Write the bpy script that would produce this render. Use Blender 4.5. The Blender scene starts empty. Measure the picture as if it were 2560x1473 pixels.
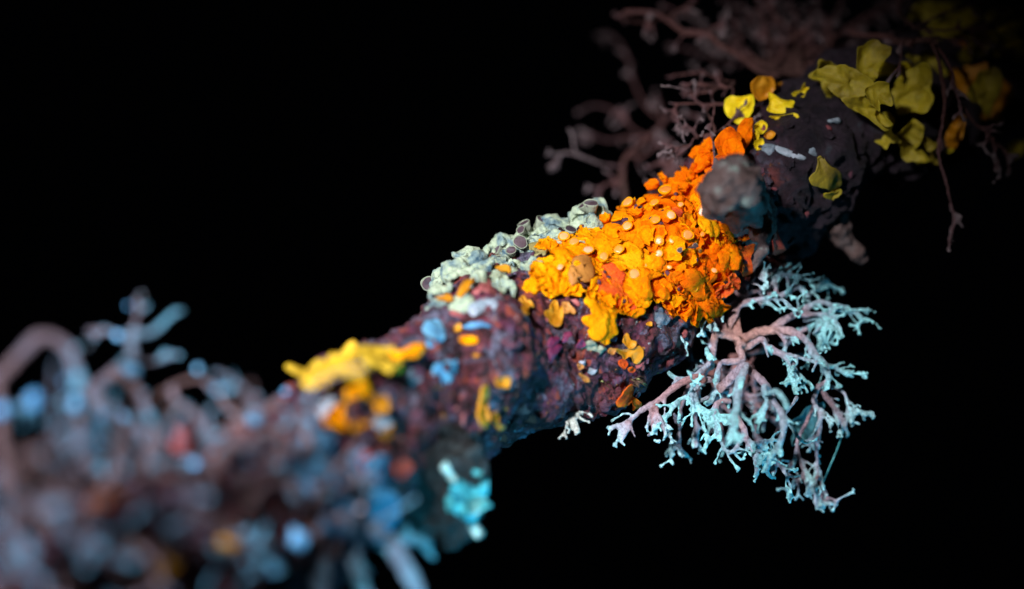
import bpy, bmesh, math, random
from mathutils import Vector, Matrix, noise, kdtree
from mathutils.bvhtree import BVHTree

# ------------------------------------------------------------------ scene, camera, light
# One Blender unit is one centimetre: the twig is about 9 mm thick.
sc = bpy.context.scene
C = sc.collection
sc.unit_settings.scale_length = 0.01
sc.view_settings.view_transform = 'Standard'
sc.view_settings.look = 'None'
sc.view_settings.gamma = 1.0
sc.view_settings.use_curve_mapping = False
sc.view_settings.exposure = 0.0
sc.render.engine = 'CYCLES'
sc.cycles.use_denoising = True
sc.cycles.max_bounces = 6
sc.render.resolution_x, sc.render.resolution_y = 1024, 589

D = 22.0            # lens to plane of focus
S = 2560 / 6.0      # photo pixels per cm in the plane of focus
cam_d = bpy.data.cameras.new('camera')
cam = bpy.data.objects.new('camera', cam_d); C.objects.link(cam)
cam.location = (0, -D, 0); cam.rotation_euler = (math.radians(90), 0, 0)
cam_d.sensor_width = 36; cam_d.lens = 36 * D / 6.0
cam_d.clip_start = 0.1; cam_d.clip_end = 500
cam_d.dof.use_dof = True; cam_d.dof.focus_distance = D - 0.36
cam_d.dof.aperture_fstop = cam_d.lens * 1e-3 / 0.80      # 8 mm wide opening
sc.camera = cam

w = bpy.data.worlds.new('World'); sc.world = w; w.use_nodes = True
w.node_tree.nodes['Background'].inputs[0].default_value = (0.35, 0.4, 0.6, 1)
w.node_tree.nodes['Background'].inputs[1].default_value = 0.0006

def lamp(name, kind, loc, aim, power, colour, **kw):
    l = bpy.data.lights.new(name, kind); l.energy = power; l.color = colour
    for k, v in kw.items(): setattr(l, k, v)
    o = bpy.data.objects.new(name, l); C.objects.link(o)
    o.location = loc
    o.rotation_euler = (Vector(aim) - Vector(loc)).to_track_quat('-Z', 'Y').to_euler()
    return o
lamp('torch', 'SPOT', (-5.0, -17.6, 5.6), (0.12, 0.0, -0.02), 25000, (1.0, 0.97, 0.98),
     spot_size=math.radians(17.1), spot_blend=1.0, shadow_soft_size=0.55)
lamp('cyan_torch', 'SPOT', (10.0, -0.5, -9.5), (0.4, -0.8, -1.1), 7000, (0.07, 0.62, 1.0),
     spot_size=math.radians(22), spot_blend=1.0, shadow_soft_size=0.7)
lamp('cyan_stub_fill', 'SPOT', (5.5, -9.0, -5.5), (-0.42, -1.6, -1.15), 4600, (0.08, 0.70, 1.0),
     spot_size=math.radians(12), spot_blend=1.0, shadow_soft_size=0.3)  # added narrow spot that makes the stub glow cyan
lamp('lower_left_fill', 'SPOT', (-11.0, -18.0, 3.0), (-2.1, -2.5, -1.2), 29000, (0.78, 0.86, 1.0),
     spot_size=math.radians(20), spot_blend=1.0, shadow_soft_size=0.7)  # added fill lamp that brightens the near lower left

# ------------------------------------------------------------------ helpers
def P(px, py, d=0.0):
    if d < -2: d = -2 + (d + 2) * .75
    k = (D + d) / D
    return Vector(((px - 1280) / S * k, d, -(py - 736.5) / S * k))
def tr(x0, y0, s, pts): return [(x0 + p[0] / s, y0 + p[1] / s) + tuple(p[2:]) for p in pts]
PX = 1 / S
CAM = Vector((0, -D, 0))
NF = noise.fractal
def fbm(p, f, o=3): return NF(p * f, 1.0, 2.1, o)

def link(name, me, mat, parent=None, base=None, smooth=True):
    o = bpy.data.objects.new(name, me); C.objects.link(o)
    if mat is not None and len(me.materials) == 0: me.materials.append(mat)
    if smooth:
        me.polygons.foreach_set('use_smooth', [True] * len(me.polygons))
    if parent is not None:
        o.parent = parent
        o.matrix_parent_inverse = Matrix.Translation(parent.location).inverted()
    return o
def mesh(v, f):
    me = bpy.data.meshes.new('m'); me.from_pydata([tuple(x) for x in v], [], f); me.update(); return me
def thing(name, label, cat, loc, group=None):
    o = bpy.data.objects.new(name, None); C.objects.link(o)
    o.empty_display_size = 0.05; o.location = loc
    tag(o, label, cat, group); return o
def tag(o, label, cat, group=None):
    o['label'] = label; o['category'] = cat
    if group: o['group'] = group
    return o

# ------------------------------------------------------------------ materials
def base_mat(name):
    m = bpy.data.materials.new(name); m.use_nodes = True
    nt = m.node_tree; b = nt.nodes['Principled BSDF']
    return m, nt, b, nt.nodes.new, nt.links.new
def ramp(nt, stops, interp='LINEAR'):
    r = nt.nodes.new('ShaderNodeValToRGB'); r.color_ramp.interpolation = interp
    e = r.color_ramp.elements
    while len(e) < len(stops): e.new(0.5)
    for el, (p, c) in zip(e, stops): el.position = p; el.color = (*c, 1)
    return r
def tex(nt, co, scale, detail=5, rough=0.6, dist=0.0):
    n = nt.nodes.new('ShaderNodeTexNoise'); n.inputs['Scale'].default_value = scale
    n.inputs['Detail'].default_value = detail; n.inputs['Roughness'].default_value = rough
    n.inputs['Distortion'].default_value = dist
    nt.links.new(co, n.inputs['Vector']); return n
def mixc(nt, a, b, fac):
    x = nt.nodes.new('ShaderNodeMix'); x.data_type = 'RGBA'
    for val, sock in ((fac, x.inputs[0]), (a, x.inputs[6]), (b, x.inputs[7])):
        if isinstance(val, (int, float)): sock.default_value = val
        elif isinstance(val, tuple): sock.default_value = (*val, 1)
        else: nt.links.new(val, sock)
    return x.outputs[2]
def bump(nt, b, height, strength, dist):
    n = nt.nodes.new('ShaderNodeBump'); n.inputs['Strength'].default_value = strength
    n.inputs['Distance'].default_value = dist
    nt.links.new(height, n.inputs['Height']); nt.links.new(n.outputs[0], b.inputs['Normal'])
def noisy(name, stops, scale=8, rough=0.6, bs=40, bstr=0.5, bd=0.01, spec=0.3, vary=0.0):
    m, nt, b, N, L = base_mat(name)
    co = N('ShaderNodeNewGeometry').outputs['Position']
    n = tex(nt, co, scale, 5, 0.65, 0.3); fac = n.outputs['Fac']
    if vary:
        oi = N('ShaderNodeObjectInfo')
        ma = N('ShaderNodeMath'); ma.operation = 'MULTIPLY_ADD'
        L(oi.outputs['Random'], ma.inputs[0]); ma.inputs[1].default_value = vary; L(fac, ma.inputs[2])
        mb = N('ShaderNodeMath'); mb.operation = 'SUBTRACT'; L(ma.outputs[0], mb.inputs[0]); mb.inputs[1].default_value = vary / 2
        fac = mb.outputs[0]
    r = ramp(nt, stops); L(fac, r.inputs[0]); L(r.outputs[0], b.inputs['Base Color'])
    b.inputs['Roughness'].default_value = rough
    b.inputs['Specular IOR Level'].default_value = spec
    nb = tex(nt, co, bs, 5, 0.7); bump(nt, b, nb.outputs['Fac'], bstr, bd)
    return m

M = {}
def soft(m, wgt, rad):
    b = m.node_tree.nodes['Principled BSDF']; b.inputs['Subsurface Weight'].default_value = wgt
    b.inputs['Subsurface Radius'].default_value = rad; b.inputs['Subsurface Scale'].default_value = 0.05
    return m
M['orange'] = noisy('orange_thallus', [(0.25, (0.78, 0.14, 0.004)), (0.42, (0.95, 0.20, 0.0)), (0.58, (1.0, 0.28, 0.0)), (0.8, (1.0, 0.37, 0.002))], 11, 0.7, 42, 0.9, 0.025, 0.05, 0.16)
M['gold'] = noisy('golden_thallus', [(0.3, (0.95, 0.22, 0.0)), (0.5, (1.0, 0.31, 0.0)), (0.7, (1.0, 0.40, 0.004))], 11, 0.7, 42, 0.9, 0.025, 0.05, 0.1)
M['deep'] = noisy('deep_orange_thallus', [(0.25, (0.62, 0.08, 0.0)), (0.42, (0.90, 0.14, 0.0)), (0.58, (0.98, 0.20, 0.0)), (0.8, (1.0, 0.28, 0.0))], 11, 0.7, 42, 0.9, 0.025, 0.05, 0.16)
M['redorange'] = noisy('red_orange_thallus', [(0.3, (0.42, 0.05, 0.02)), (0.5, (0.75, 0.10, 0.014)), (0.7, (0.95, 0.2, 0.01))], 11, 0.7, 42, 0.9, 0.025, 0.05, 0.1)
M['coral'] = noisy('coral_thallus', [(0.3, (0.30, 0.035, 0.03)), (0.6, (0.62, 0.09, 0.05)), (0.8, (0.7, 0.2, 0.06))], 8, 0.6, 40, 0.5, 0.02)
M['peach'] = noisy('peach_disc', [(0.3, (0.72, 0.22, 0.03)), (0.5, (0.78, 0.29, 0.09)), (0.7, (0.80, 0.36, 0.2))], 5, 0.32, 60, 0.15, 0.01, 0.5, 0.5)
M['ochre'] = noisy('ochre_thallus', [(0.3, (0.36, 0.13, 0.004)), (0.5, (0.48, 0.19, 0.004)), (0.7, (0.58, 0.27, 0.02))], 9, 0.5, 45, 0.3, 0.012, 0.3, 0.15)
M['tan'] = noisy('tan_thallus', [(0.3, (0.34, 0.13, 0.025)), (0.7, (0.50, 0.21, 0.04))], 9, 0.5, 55, 0.3, 0.01, 0.3)
M['yellow'] = noisy('yellow_thallus', [(0.3, (0.42, 0.26, 0.015)), (0.5, (0.62, 0.39, 0.02)), (0.7, (0.80, 0.44, 0.035))], 6, 0.6, 36, 0.5, 0.02, 0.2, 0.2)
M['olive'] = noisy('olive_thallus', [(0.3, (0.14, 0.10, 0.008)), (0.5, (0.30, 0.23, 0.014)), (0.7, (0.48, 0.37, 0.02))], 4, 0.55, 30, 0.4, 0.02, 0.3, 0.2)
M['mustard'] = noisy('mustard_thallus', [(0.3, (0.62, 0.40, 0.005)), (0.7, (0.92, 0.68, 0.01))], 5, 0.55, 30, 0.4, 0.02, 0.3, 0.25)
M['white'] = noisy('grey_green_thallus', [(0.30, (0.04, 0.09, 0.13)), (0.41, (0.20, 0.29, 0.29)), (0.52, (0.42, 0.51, 0.35)), (0.75, (0.58, 0.68, 0.48))], 9, 0.75, 26, 1.0, 0.04, 0.15, 0.12)
M['rim'] = noisy('cup_rim', [(0.3, (0.17, 0.20, 0.15)), (0.7, (0.32, 0.36, 0.25))], 12, 0.7, 40, 0.5, 0.02)
M['darkdisc'] = noisy('dark_disc', [(0.3, (0.035, 0.025, 0.035)), (0.5, (0.07, 0.04, 0.048)), (0.7, (0.12, 0.10, 0.12))], 16, 0.55, 70, 0.5, 0.01, 0.3, 0.2)
M['magenta'] = noisy('magenta_crust', [(0.3, (0.10, 0.015, 0.05)), (0.6, (0.26, 0.03, 0.10))], 9, 0.45, 40, 0.5, 0.02, 0.4)
M['blue'] = noisy('pale_blue_crust_haze', [(0.38, (0.05, 0.05, 0.08)), (0.48, (0.07, 0.20, 0.36)), (0.6, (0.10, 0.32, 0.52)), (0.8, (0.2, 0.45, 0.6))], 9, 0.6, 40, 0.4, 0.02, 0.3, 0.2)
M['granule'] = noisy('blue_granule', [(0.3, (0.10, 0.40, 0.75)), (0.7, (0.22, 0.58, 0.9))], 6, 0.35, 40, 0.2, 0.02, 0.6, 0.3)
M['slate'] = noisy('slate_crust', [(0.3, (0.10, 0.13, 0.17)), (0.5, (0.22, 0.28, 0.33)), (0.75, (0.40, 0.44, 0.52))], 10, 0.65, 40, 0.7, 0.03, 0.3, 0.3)
M['rose'] = noisy('rose_crust', [(0.3, (0.14, 0.03, 0.04)), (0.6, (0.36, 0.09, 0.09)), (0.8, (0.55, 0.22, 0.2))], 10, 0.6, 40, 0.7, 0.03, 0.3, 0.3)
M['knob'] = noisy('knob_bark', [(0.3, (0.03, 0.022, 0.022)), (0.46, (0.11, 0.07, 0.065)), (0.58, (0.14, 0.11, 0.11)), (0.70, (0.28, 0.38, 0.34))], 7, 0.65, 26, 0.9, 0.04)
M['stub'] = noisy('stub_wood_shade', [(0.38, (0.003, 0.004, 0.005)), (0.55, (0.012, 0.014, 0.016)), (0.68, (0.10, 0.14, 0.15))], 9, 0.45, 26, 1.0, 0.05, 0.5)  # near-black albedo stands for the shadow on the stub's left side
M['khaki'] = noisy('khaki_thallus', [(0.3, (0.24, 0.20, 0.06)), (0.7, (0.38, 0.34, 0.14))], 10, 0.6, 40, 0.5, 0.02)
M['grainpink'] = noisy('pale_grain', [(0.3, (0.5, 0.34, 0.36)), (0.7, (0.75, 0.62, 0.66))], 8, 0.5)
M['plum'] = noisy('plum_crust', [(0.3, (0.03, 0.012, 0.02)), (0.6, (0.13, 0.045, 0.07))], 12, 0.6, 40, 0.8, 0.03)
M['rust'] = noisy('rust_crust', [(0.3, (0.10, 0.025, 0.015)), (0.6, (0.34, 0.10, 0.04))], 12, 0.6, 40, 0.8, 0.03)
M['cyan'] = noisy('crust_cyan_glow', [(0.34, (0.02, 0.22, 0.30)), (0.44, (0.06, 0.50, 0.60)), (0.52, (0.16, 0.85, 0.92)), (0.62, (0.65, 1.0, 1.0))], 6, 0.6, 30, 0.7, 0.03)  # cyan light on the pale crust is put into its colour
M['moss'] = noisy('moss_leaf', [(0.3, (0.05, 0.03, 0.02)), (0.6, (0.13, 0.07, 0.05)), (0.8, (0.16, 0.13, 0.05))], 20, 0.6, 60, 0.3, 0.01, 0.3, 0.5)
M['leaflet'] = noisy('pale_green_leaflet', [(0.3, (0.28, 0.32, 0.10)), (0.7, (0.45, 0.48, 0.2))], 20, 0.5, 60, 0.3, 0.01)
M['silk'] = noisy('silk', [(0.3, (0.10, 0.5, 0.5)), (0.7, (0.2, 0.7, 0.7))], 5, 0.3, 60, 0.0, 0.01, 0.6)
M['blackhair'] = noisy('dark_hair', [(0.3, (0.02, 0.01, 0.01)), (0.7, (0.06, 0.03, 0.03))], 5)

def bark_mat():
    m, nt, b, N, L = base_mat('bark')
    co = N('ShaderNodeNewGeometry').outputs['Position']
    n1 = tex(nt, co, 3.2, 6, 0.7, 0.6)
    r1 = ramp(nt, [(0.28, (0.010, 0.006, 0.010)), (0.40, (0.05, 0.017, 0.024)), (0.48, (0.14, 0.04, 0.045)), (0.55, (0.11, 0.026, 0.055)), (0.62, (0.10, 0.06, 0.10)), (0.78, (0.26, 0.16, 0.22))])
    L(n1.outputs['Fac'], r1.inputs[0])
    n2 = tex(nt, co, 17, 5, 0.75, 0.4)
    r2 = ramp(nt, [(0.40, (0.12, 0.12, 0.14)), (0.60, (1.9, 1.7, 1.8))])
    L(n2.outputs['Fac'], r2.inputs[0])
    mu = N('ShaderNodeMix'); mu.data_type = 'RGBA'; mu.blend_type = 'MULTIPLY'; mu.inputs[0].default_value = 1.0
    L(r1.outputs[0], mu.inputs[6]); L(r2.outputs[0], mu.inputs[7])
    # slate-blue crust in patches
    n3 = tex(nt, co, 4.3, 6, 0.72, 0.8)
    r3 = ramp(nt, [(0.53, (0, 0, 0)), (0.60, (1, 1, 1))]); L(n3.outputs['Fac'], r3.inputs[0])
    n3c = tex(nt, co, 24, 4, 0.7); r3c = ramp(nt, [(0.38, (0.02, 0.018, 0.03)), (0.62, (0.26, 0.25, 0.36))]); L(n3c.outputs['Fac'], r3c.inputs[0])
    c = mixc(nt, mu.outputs[2], r3c.outputs[0], r3.outputs[0])
    # rust flecks, orange specks, pale flecks
    for sc_, lo, hi, col, off in ((9, 0.59, 0.64, (0.40, 0.08, 0.05), 3.1), (7, 0.65, 0.70, (0.24, 0.03, 0.10), 31.0), (19, 0.67, 0.70, (0.65, 0.24, 0.03), 9.7), (30, 0.68, 0.71, (0.45, 0.62, 0.65), 17.0)):
        mp = N('ShaderNodeVectorMath'); mp.operation = 'ADD'; mp.inputs[1].default_value = (off, off * 2, off * 3); L(co, mp.inputs[0])
        nn = tex(nt, mp.outputs[0], sc_, 4, 0.6); rr = ramp(nt, [(lo, (0, 0, 0)), (hi, (1, 1, 1))]); L(nn.outputs['Fac'], rr.inputs[0])
        c = mixc(nt, c, col, rr.outputs[0])
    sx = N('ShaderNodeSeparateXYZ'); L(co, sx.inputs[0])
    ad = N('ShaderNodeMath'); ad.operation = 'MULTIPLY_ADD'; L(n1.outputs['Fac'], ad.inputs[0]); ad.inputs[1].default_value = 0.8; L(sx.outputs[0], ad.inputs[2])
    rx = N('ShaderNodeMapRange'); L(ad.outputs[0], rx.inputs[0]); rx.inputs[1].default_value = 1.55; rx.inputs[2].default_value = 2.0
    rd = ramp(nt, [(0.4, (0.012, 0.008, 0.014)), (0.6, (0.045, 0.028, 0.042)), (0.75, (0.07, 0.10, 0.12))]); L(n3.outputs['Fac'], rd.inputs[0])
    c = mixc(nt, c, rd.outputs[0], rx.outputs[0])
    L(c, b.inputs['Base Color'])
    b.inputs['Roughness'].default_value = 0.62; b.inputs['Specular IOR Level'].default_value = 0.3
    nb = tex(nt, co, 24, 9, 0.8, 0.8); bump(nt, b, nb.outputs['Fac'], 1.0, 0.06)
    return m
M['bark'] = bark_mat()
for k in ('orange', 'gold', 'redorange', 'deep'): soft(M[k], .35, (1.0, .35, .05))
for k in ('olive', 'mustard'): soft(M[k], .3, (.8, .6, .1))
for k in ('white',): soft(M[k], .25, (.6, .7, .6))

def tuft_mat(name, stops, rough=0.6, tint=0.5):
    m, nt, b, N, L = base_mat(name)
    co = N('ShaderNodeNewGeometry').outputs['Position']
    at = N('ShaderNodeAttribute'); at.attribute_name = 't'
    n = tex(nt, co, 7, 5, 0.7, 0.3)
    ma = N('ShaderNodeMath'); ma.operation = 'MULTIPLY_ADD'; L(n.outputs['Fac'], ma.inputs[0]); ma.inputs[1].default_value = tint; L(at.outputs['Fac'], ma.inputs[2])
    mb = N('ShaderNodeMath'); mb.operation = 'SUBTRACT'; L(ma.outputs[0], mb.inputs[0]); mb.inputs[1].default_value = tint / 2
    r = ramp(nt, stops); L(mb.outputs[0], r.inputs[0])
    n2 = tex(nt, co, 38, 5, 0.8); r2 = ramp(nt, [(0.34, (0.42, 0.38, 0.38)), (0.62, (1.2, 1.2, 1.2))]); L(n2.outputs['Fac'], r2.inputs[0])
    mu = N('ShaderNodeMix'); mu.data_type = 'RGBA'; mu.blend_type = 'MULTIPLY'; mu.inputs[0].default_value = 1.0
    L(r.outputs[0], mu.inputs[6]); L(r2.outputs[0], mu.inputs[7])
    L(mu.outputs[2], b.inputs['Base Color'])
    b.inputs['Roughness'].default_value = rough; b.inputs['Specular IOR Level'].default_value = 0.25
    nb = tex(nt, co, 32, 6, 0.75); bump(nt, b, nb.outputs['Fac'], 1.0, 0.03)
    return m
M['tuft'] = tuft_mat('shrubby_lichen', [(0.0, (0.46, 0.22, 0.17)), (0.25, (0.52, 0.31, 0.28)), (0.5, (0.42, 0.34, 0.41)), (0.75, (0.32, 0.52, 0.60)), (1.0, (0.36, 0.84, 0.86))])
M['tuft_warm'] = tuft_mat('shrubby_lichen_pink', [(0.0, (0.34, 0.15, 0.13)), (0.4, (0.44, 0.28, 0.31)), (0.75, (0.44, 0.46, 0.55)), (1.0, (0.46, 0.84, 0.88))])
M['tuft_dim'] = tuft_mat('shrubby_lichen_brown_dimmed', [(0.0, (0.09, 0.05, 0.042)), (0.35, (0.13, 0.055, 0.05)), (0.7, (0.13, 0.065, 0.07)), (1.0, (0.22, 0.17, 0.18)), ])  # brown darkened to paint in the weak light on the tufts behind
M['tuft_blue'] = tuft_mat('shrubby_lichen_blue_haze', [(0.0, (0.12, 0.30, 0.44)), (0.4, (0.16, 0.42, 0.60)), (0.7, (0.30, 0.40, 0.55)), (1.0, (0.14, 0.60, 0.80))])  # blue haze of the near lower left painted into the straps
M['tuft_fore'] = tuft_mat('shrubby_lichen_mauve', [(0.0, (0.17, 0.09, 0.075)), (0.35, (0.28, 0.17, 0.17)), (0.65, (0.26, 0.24, 0.31)), (0.85, (0.22, 0.38, 0.52)), (1.0, (0.18, 0.52, 0.72))])

# ------------------------------------------------------------------ the twig
def catmull(pts, n):
    """pts: list of tuples of floats; n samples a span."""
    out = []; q = [pts[0]] + list(pts) + [pts[-1]]
    for i in range(1, len(q) - 2):
        p0, p1, p2, p3 = q[i - 1], q[i], q[i + 1], q[i + 2]
        for k in range(n):
            t = k / n
            out.append(tuple(0.5 * (2 * b + (c - a) * t + (2 * a - 5 * b + 4 * c - d_) * t * t + (3 * b - a - 3 * c + d_) * t ** 3) for a, b, c, d_ in zip(p0, p1, p2, p3)))
    out.append(tuple(pts[-1])); return out
SP = [(-420, 1900, -5.6, .52), (-60, 1660, -4.8, .50), (300, 1470, -3.9, .48), (680, 1290, -2.75, .47), (890, 1090, -1.6, .42), (1125, 975, -.70, .385), (1258, 842, -.36, .455), (1412, 776, -.18, .45),
      (1620, 690, .0, .42), (1840, 530, .22, .40), (2025, 385, .40, .42), (2180, 300, .8, .40), (2420, 190, 1.7, .38), (2750, 60, 3.0, .36), (3100, -80, 4.4, .34)]
def spine(n):
    return [(Vector(q[:3]), q[3]) for q in catmull([(*P(a, b, d), r) for a, b, d, r in SP], n)]
BUMPS = [(P(1200, 850, -.85), .30, .24), (P(1150, 965, -1.05), .32, .22), (P(1500, 940, -.35), .34, .19), (P(1390, 965, -.45), .22, .08), (P(930, 950, -1.5), .3, .09), (P(1650, 560, -.3), .3, .06), (P(2010, 330, .05), .26, .12), (P(2140, 420, .5), .24, -.12), (P(1930, 560, .1), .22, -.09), (P(2230, 300, .6), .25, .09), (P(1330, 990, -.7), .18, .10)]
def tube_skin(rings, seg, disp):
    V = []; F = []
    up = None
    for i, (c, r) in enumerate(rings):
        a = rings[max(i - 1, 0)][0]; b = rings[min(i + 1, len(rings) - 1)][0]
        t = (b - a).normalized()
        if up is None: up = t.orthogonal().normalized()
        up = (up - t * up.dot(t)).normalized(); sd = t.cross(up)
        for j in range(seg):
            th = 2 * math.pi * j / seg
            n = up * math.cos(th) + sd * math.sin(th)
            p = c + n * r
            V.append(p + n * disp(p, n, i / len(rings), th))
    for i in range(len(rings) - 1):
        for j in range(seg):
            k = (j + 1) % seg
            F.append((i * seg + j, i * seg + k, (i + 1) * seg + k, (i + 1) * seg + j))
    F.append(tuple(range(seg))[::-1]); F.append(tuple((len(rings) - 1) * seg + j for j in range(seg)))
    return V, F
def d_low(p, n, u, th):
    h = 0.09 * fbm(p, 1.3, 2) + .045 * fbm(p + Vector((3, 3, 3)), 2.8, 2)
    for c, r, a in BUMPS:
        q = (p - c).length / r
        if q < 2.2: h += a * math.exp(-q * q)
    return h
def d_full(p, n, u, th):
    h = d_low(p, n, u, th)
    h += 0.05 * fbm(p, 4.2, 3) + 0.034 * fbm(p + Vector((5, 1, 2)), 11, 4)
    rg = 1 - abs(fbm(p + Vector((1, 7, 3)), 6.5, 2)); h += 0.030 * (rg ** 3 - 0.5)
    return h
def d_mid(p, n, u, th): return d_low(p, n, u, th) + 0.05 * fbm(p, 4.2, 2)
v, f = tube_skin(spine(20), 110, d_mid)
SURF = BVHTree.FromPolygons(v, f)
v, f = tube_skin(spine(52), 190, d_full)
twig = thing('twig', 'rough purple-brown twig crossing from the lower left corner to the upper right', 'twig', P(1420, 790, -.3))
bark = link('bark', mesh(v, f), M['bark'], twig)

def hit(px, py, guess=-0.2):
    dr = (P(px, py, 0) - CAM).normalized()
    loc, n, i, dist = SURF.ray_cast(CAM, dr)
    if loc is None:
        loc, n, i, dist = SURF.find_nearest(P(px, py, guess))
    if n.dot(loc - CAM) > 0.2 and False: n = -n
    return loc, n
def near(p):
    loc, n, i, dist = SURF.find_nearest(p)
    return loc, n
_c0 = Vector(spine(4)[26][0]); _l, _n = hit(1420, 790)
NSIGN = 1 if _n.y < 0 else -1

# ------------------------------------------------------------------ lobed sheets
def resample(poly, n):
    """closed outline, smoothed, n points evenly spaced"""
    m = len(poly); dense = []
    for i in range(m):
        p0, p1, p2, p3 = poly[i - 1], poly[i], poly[(i + 1) % m], poly[(i + 2) % m]
        for k in range(6):
            t = k / 6
            dense.append(0.5 * (2 * p1 + (p2 - p0) * t + (2 * p0 - 5 * p1 + 4 * p2 - p3) * t * t + (3 * p1 - p0 - 3 * p2 + p3) * t ** 3))
    L = [0]
    for i in range(len(dense)): L.append(L[-1] + (dense[(i + 1) % len(dense)] - dense[i]).length)
    out = []; j = 0
    for k in range(n):
        s = L[-1] * k / n
        while L[j + 1] < s: j += 1
        a = (s - L[j]) / max(L[j + 1] - L[j], 1e-9)
        out.append(dense[j].lerp(dense[(j + 1) % len(dense)], a))
    return out
RHO0 = [0.12, 0.24, 0.36, 0.48, 0.6, 0.7, 0.79, 0.87, 0.94, 0.985]
RHOF = [k / 26 for k in range(1, 25)] + [.95, .985]
def sheet(outline, centre, RHO=None, h0=.02, thick=.02, lift=.02, dome=.02, rough=.012, fr=9, drape=1.0, free_n=None, seed=0, n=44, crease=0.0, ruffle=.07):
    RHO = RHO or RHO0
    o = resample(outline, n); off = Vector((seed * 1.7, seed * .9, seed * 2.3))
    o = [centre + (q - centre) * (1 + ruffle * fbm(q + off, 9 if ruffle < .3 else 6, 3)) for q in o]
    V = []; F = []
    def place(p, h):
        if drape > 0:
            q, nn = near(p); nn = nn * NSIGN
            base = p.lerp(q, drape) if drape < 1 else q
        else: base = p; nn = free_n
        if free_n is not None and drape > 0: nn = nn.lerp(free_n, 1 - drape).normalized()
        return base + nn * h
    def hh(p, r, th):
        h = h0 + dome * (1 - r * r) + lift * r ** 3 + rough * fbm(p + off, fr, 2) + rough * .4 * fbm(p + off, fr * 2.7, 2)
        if crease: h += crease * 1.6 * r * fbm(p + off * 2, 3.2, 2)
        return h
    V.append(place(centre, hh(centre, 0, 0)))
    for r in RHO:
        e = thick * 0.55 * max(0, (r - .8) / .2) ** 2
        for k, q in enumerate(o):
            p = centre.lerp(q, r); V.append(place(p, hh(p, r, 2 * math.pi * k / n) - e))
    for k, q in enumerate(o): V.append(place(q, hh(q, 1, 2 * math.pi * k / n) - thick * .8))
    for r in (.93, .5):
        for k, q in enumerate(o):
            p = centre.lerp(q, r); V.append(place(p, hh(p, r, 2 * math.pi * k / n) - thick * 1.15))
    V.append(place(centre, hh(centre, 0, 0) - thick * 1.15))
    R = len(RHO) + 3
    for k in range(n): F.append((0, 1 + k, 1 + (k + 1) % n))
    for i in range(R - 1):
        a = 1 + i * n; b = a + n
        for k in range(n): k2 = (k + 1) % n; F.append((a + k, b + k, b + k2, a + k2))
    a = 1 + (R - 1) * n; e = len(V) - 1
    for k in range(n): F.append((a + (k + 1) % n, a + k, e))
    me = mesh(V, F)
    bm = bmesh.new(); bm.from_mesh(me); bmesh.ops.recalc_face_normals(bm, faces=bm.faces); bm.to_mesh(me); bm.free()
    return me
def lobed(rng, size, nl=6, notch=.34, point=.0):
    """outline in the plane: rounded lobes with notches between, longest along +x"""
    ph = rng.uniform(0, 6.28); am = [rng.uniform(.8, 1.15) for _ in range(12)]
    out = []; n = 40
    for k in range(n):
        th = 2 * math.pi * k / n; u = (th * nl / 2 + ph)
        a = am[int(u / math.pi) % 12]
        r = size * a * (1 - notch + notch * abs(math.cos(u)) ** .55) * (1 + point * math.cos(th))
        out.append((r * math.cos(th), r * math.sin(th)))
    return out
def frame_at(loc, n, toward):
    x = toward - n * toward.dot(n)
    if x.length < 1e-4: x = n.orthogonal()
    x.normalize(); return x, n.cross(x)
def surf_lobe(rng, px, py, size_px, toward, nl=None, guess=-.2, **kw):
    loc, n = hit(px, py, guess); n = n * NSIGN
    x, y = frame_at(loc, n, toward)
    o2 = lobed(rng, size_px * PX, nl or rng.choice((5, 6, 7)), kw.pop('notch', .32), kw.pop('point', .15))
    return sheet([loc + x * a + y * b for a, b in o2], loc, **kw)
def px_dir(dx, dy): return Vector((dx, 0, -dy))
def traced(pts, **kw):
    pts3 = [hit(*p)[0] for p in pts]
    cx = sum(p[0] for p in pts) / len(pts); cy = sum(p[1] for p in pts) / len(pts)
    cx, cy = kw.pop('centre', (cx, cy))
    return sheet(pts3, hit(cx, cy)[0], **kw)
def free_sheet(pts, d, **kw):
    """a leaf-like lobe standing free of the bark: pts are (px,py[,d])"""
    tilt = kw.pop('tilt', (0, 0)); cx = sum(p[0] for p in pts) / len(pts); cy = sum(p[1] for p in pts) / len(pts)
    def dd(p): return d + tilt[0] * (p[0] - cx) * PX + tilt[1] * (p[1] - cy) * PX
    pts3 = [P(p[0], p[1], dd(p)) for p in pts]
    n = Vector((tilt[0], -1, -tilt[1])).normalized()
    return sheet(pts3, P(cx, cy, d), drape=0, free_n=n, **kw)

# lathe for fruiting cups
def lathe(prof, n=24, wob=0.0, rng=None):
    V = []; F = []
    ph = [rng.uniform(0, 6.28) for _ in range(3)] if rng else [0, 0, 0]
    for r, z in prof:
        for k in range(n):
            th = 2 * math.pi * k / n
            s = 1 + wob * (math.sin(2 * th + ph[0]) + .6 * math.sin(3 * th + ph[1]) + .4 * math.sin(5 * th + ph[2]))
            V.append((r * s * math.cos(th), r * s * math.sin(th), z + wob * .5 * math.sin(2 * th + ph[2])))
    for i in range(len(prof) - 1):
        for k in range(n): k2 = (k + 1) % n; F.append((i * n + k, i * n + k2, (i + 1) * n + k2, (i + 1) * n + k))
    F.append(tuple(range(n))[::-1]); F.append(tuple((len(prof) - 1) * n + k for k in range(n)))
    return mesh(V, F)
_r = random.Random(3)
CUP_RIM = [lathe([(.45, -.5), (.7, -.2), (.92, .12), (1.02, .32), (1.0, .44), (.90, .50), (.80, .45), (.76, .30)], 24, .07, _r) for _ in range(3)]
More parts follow.
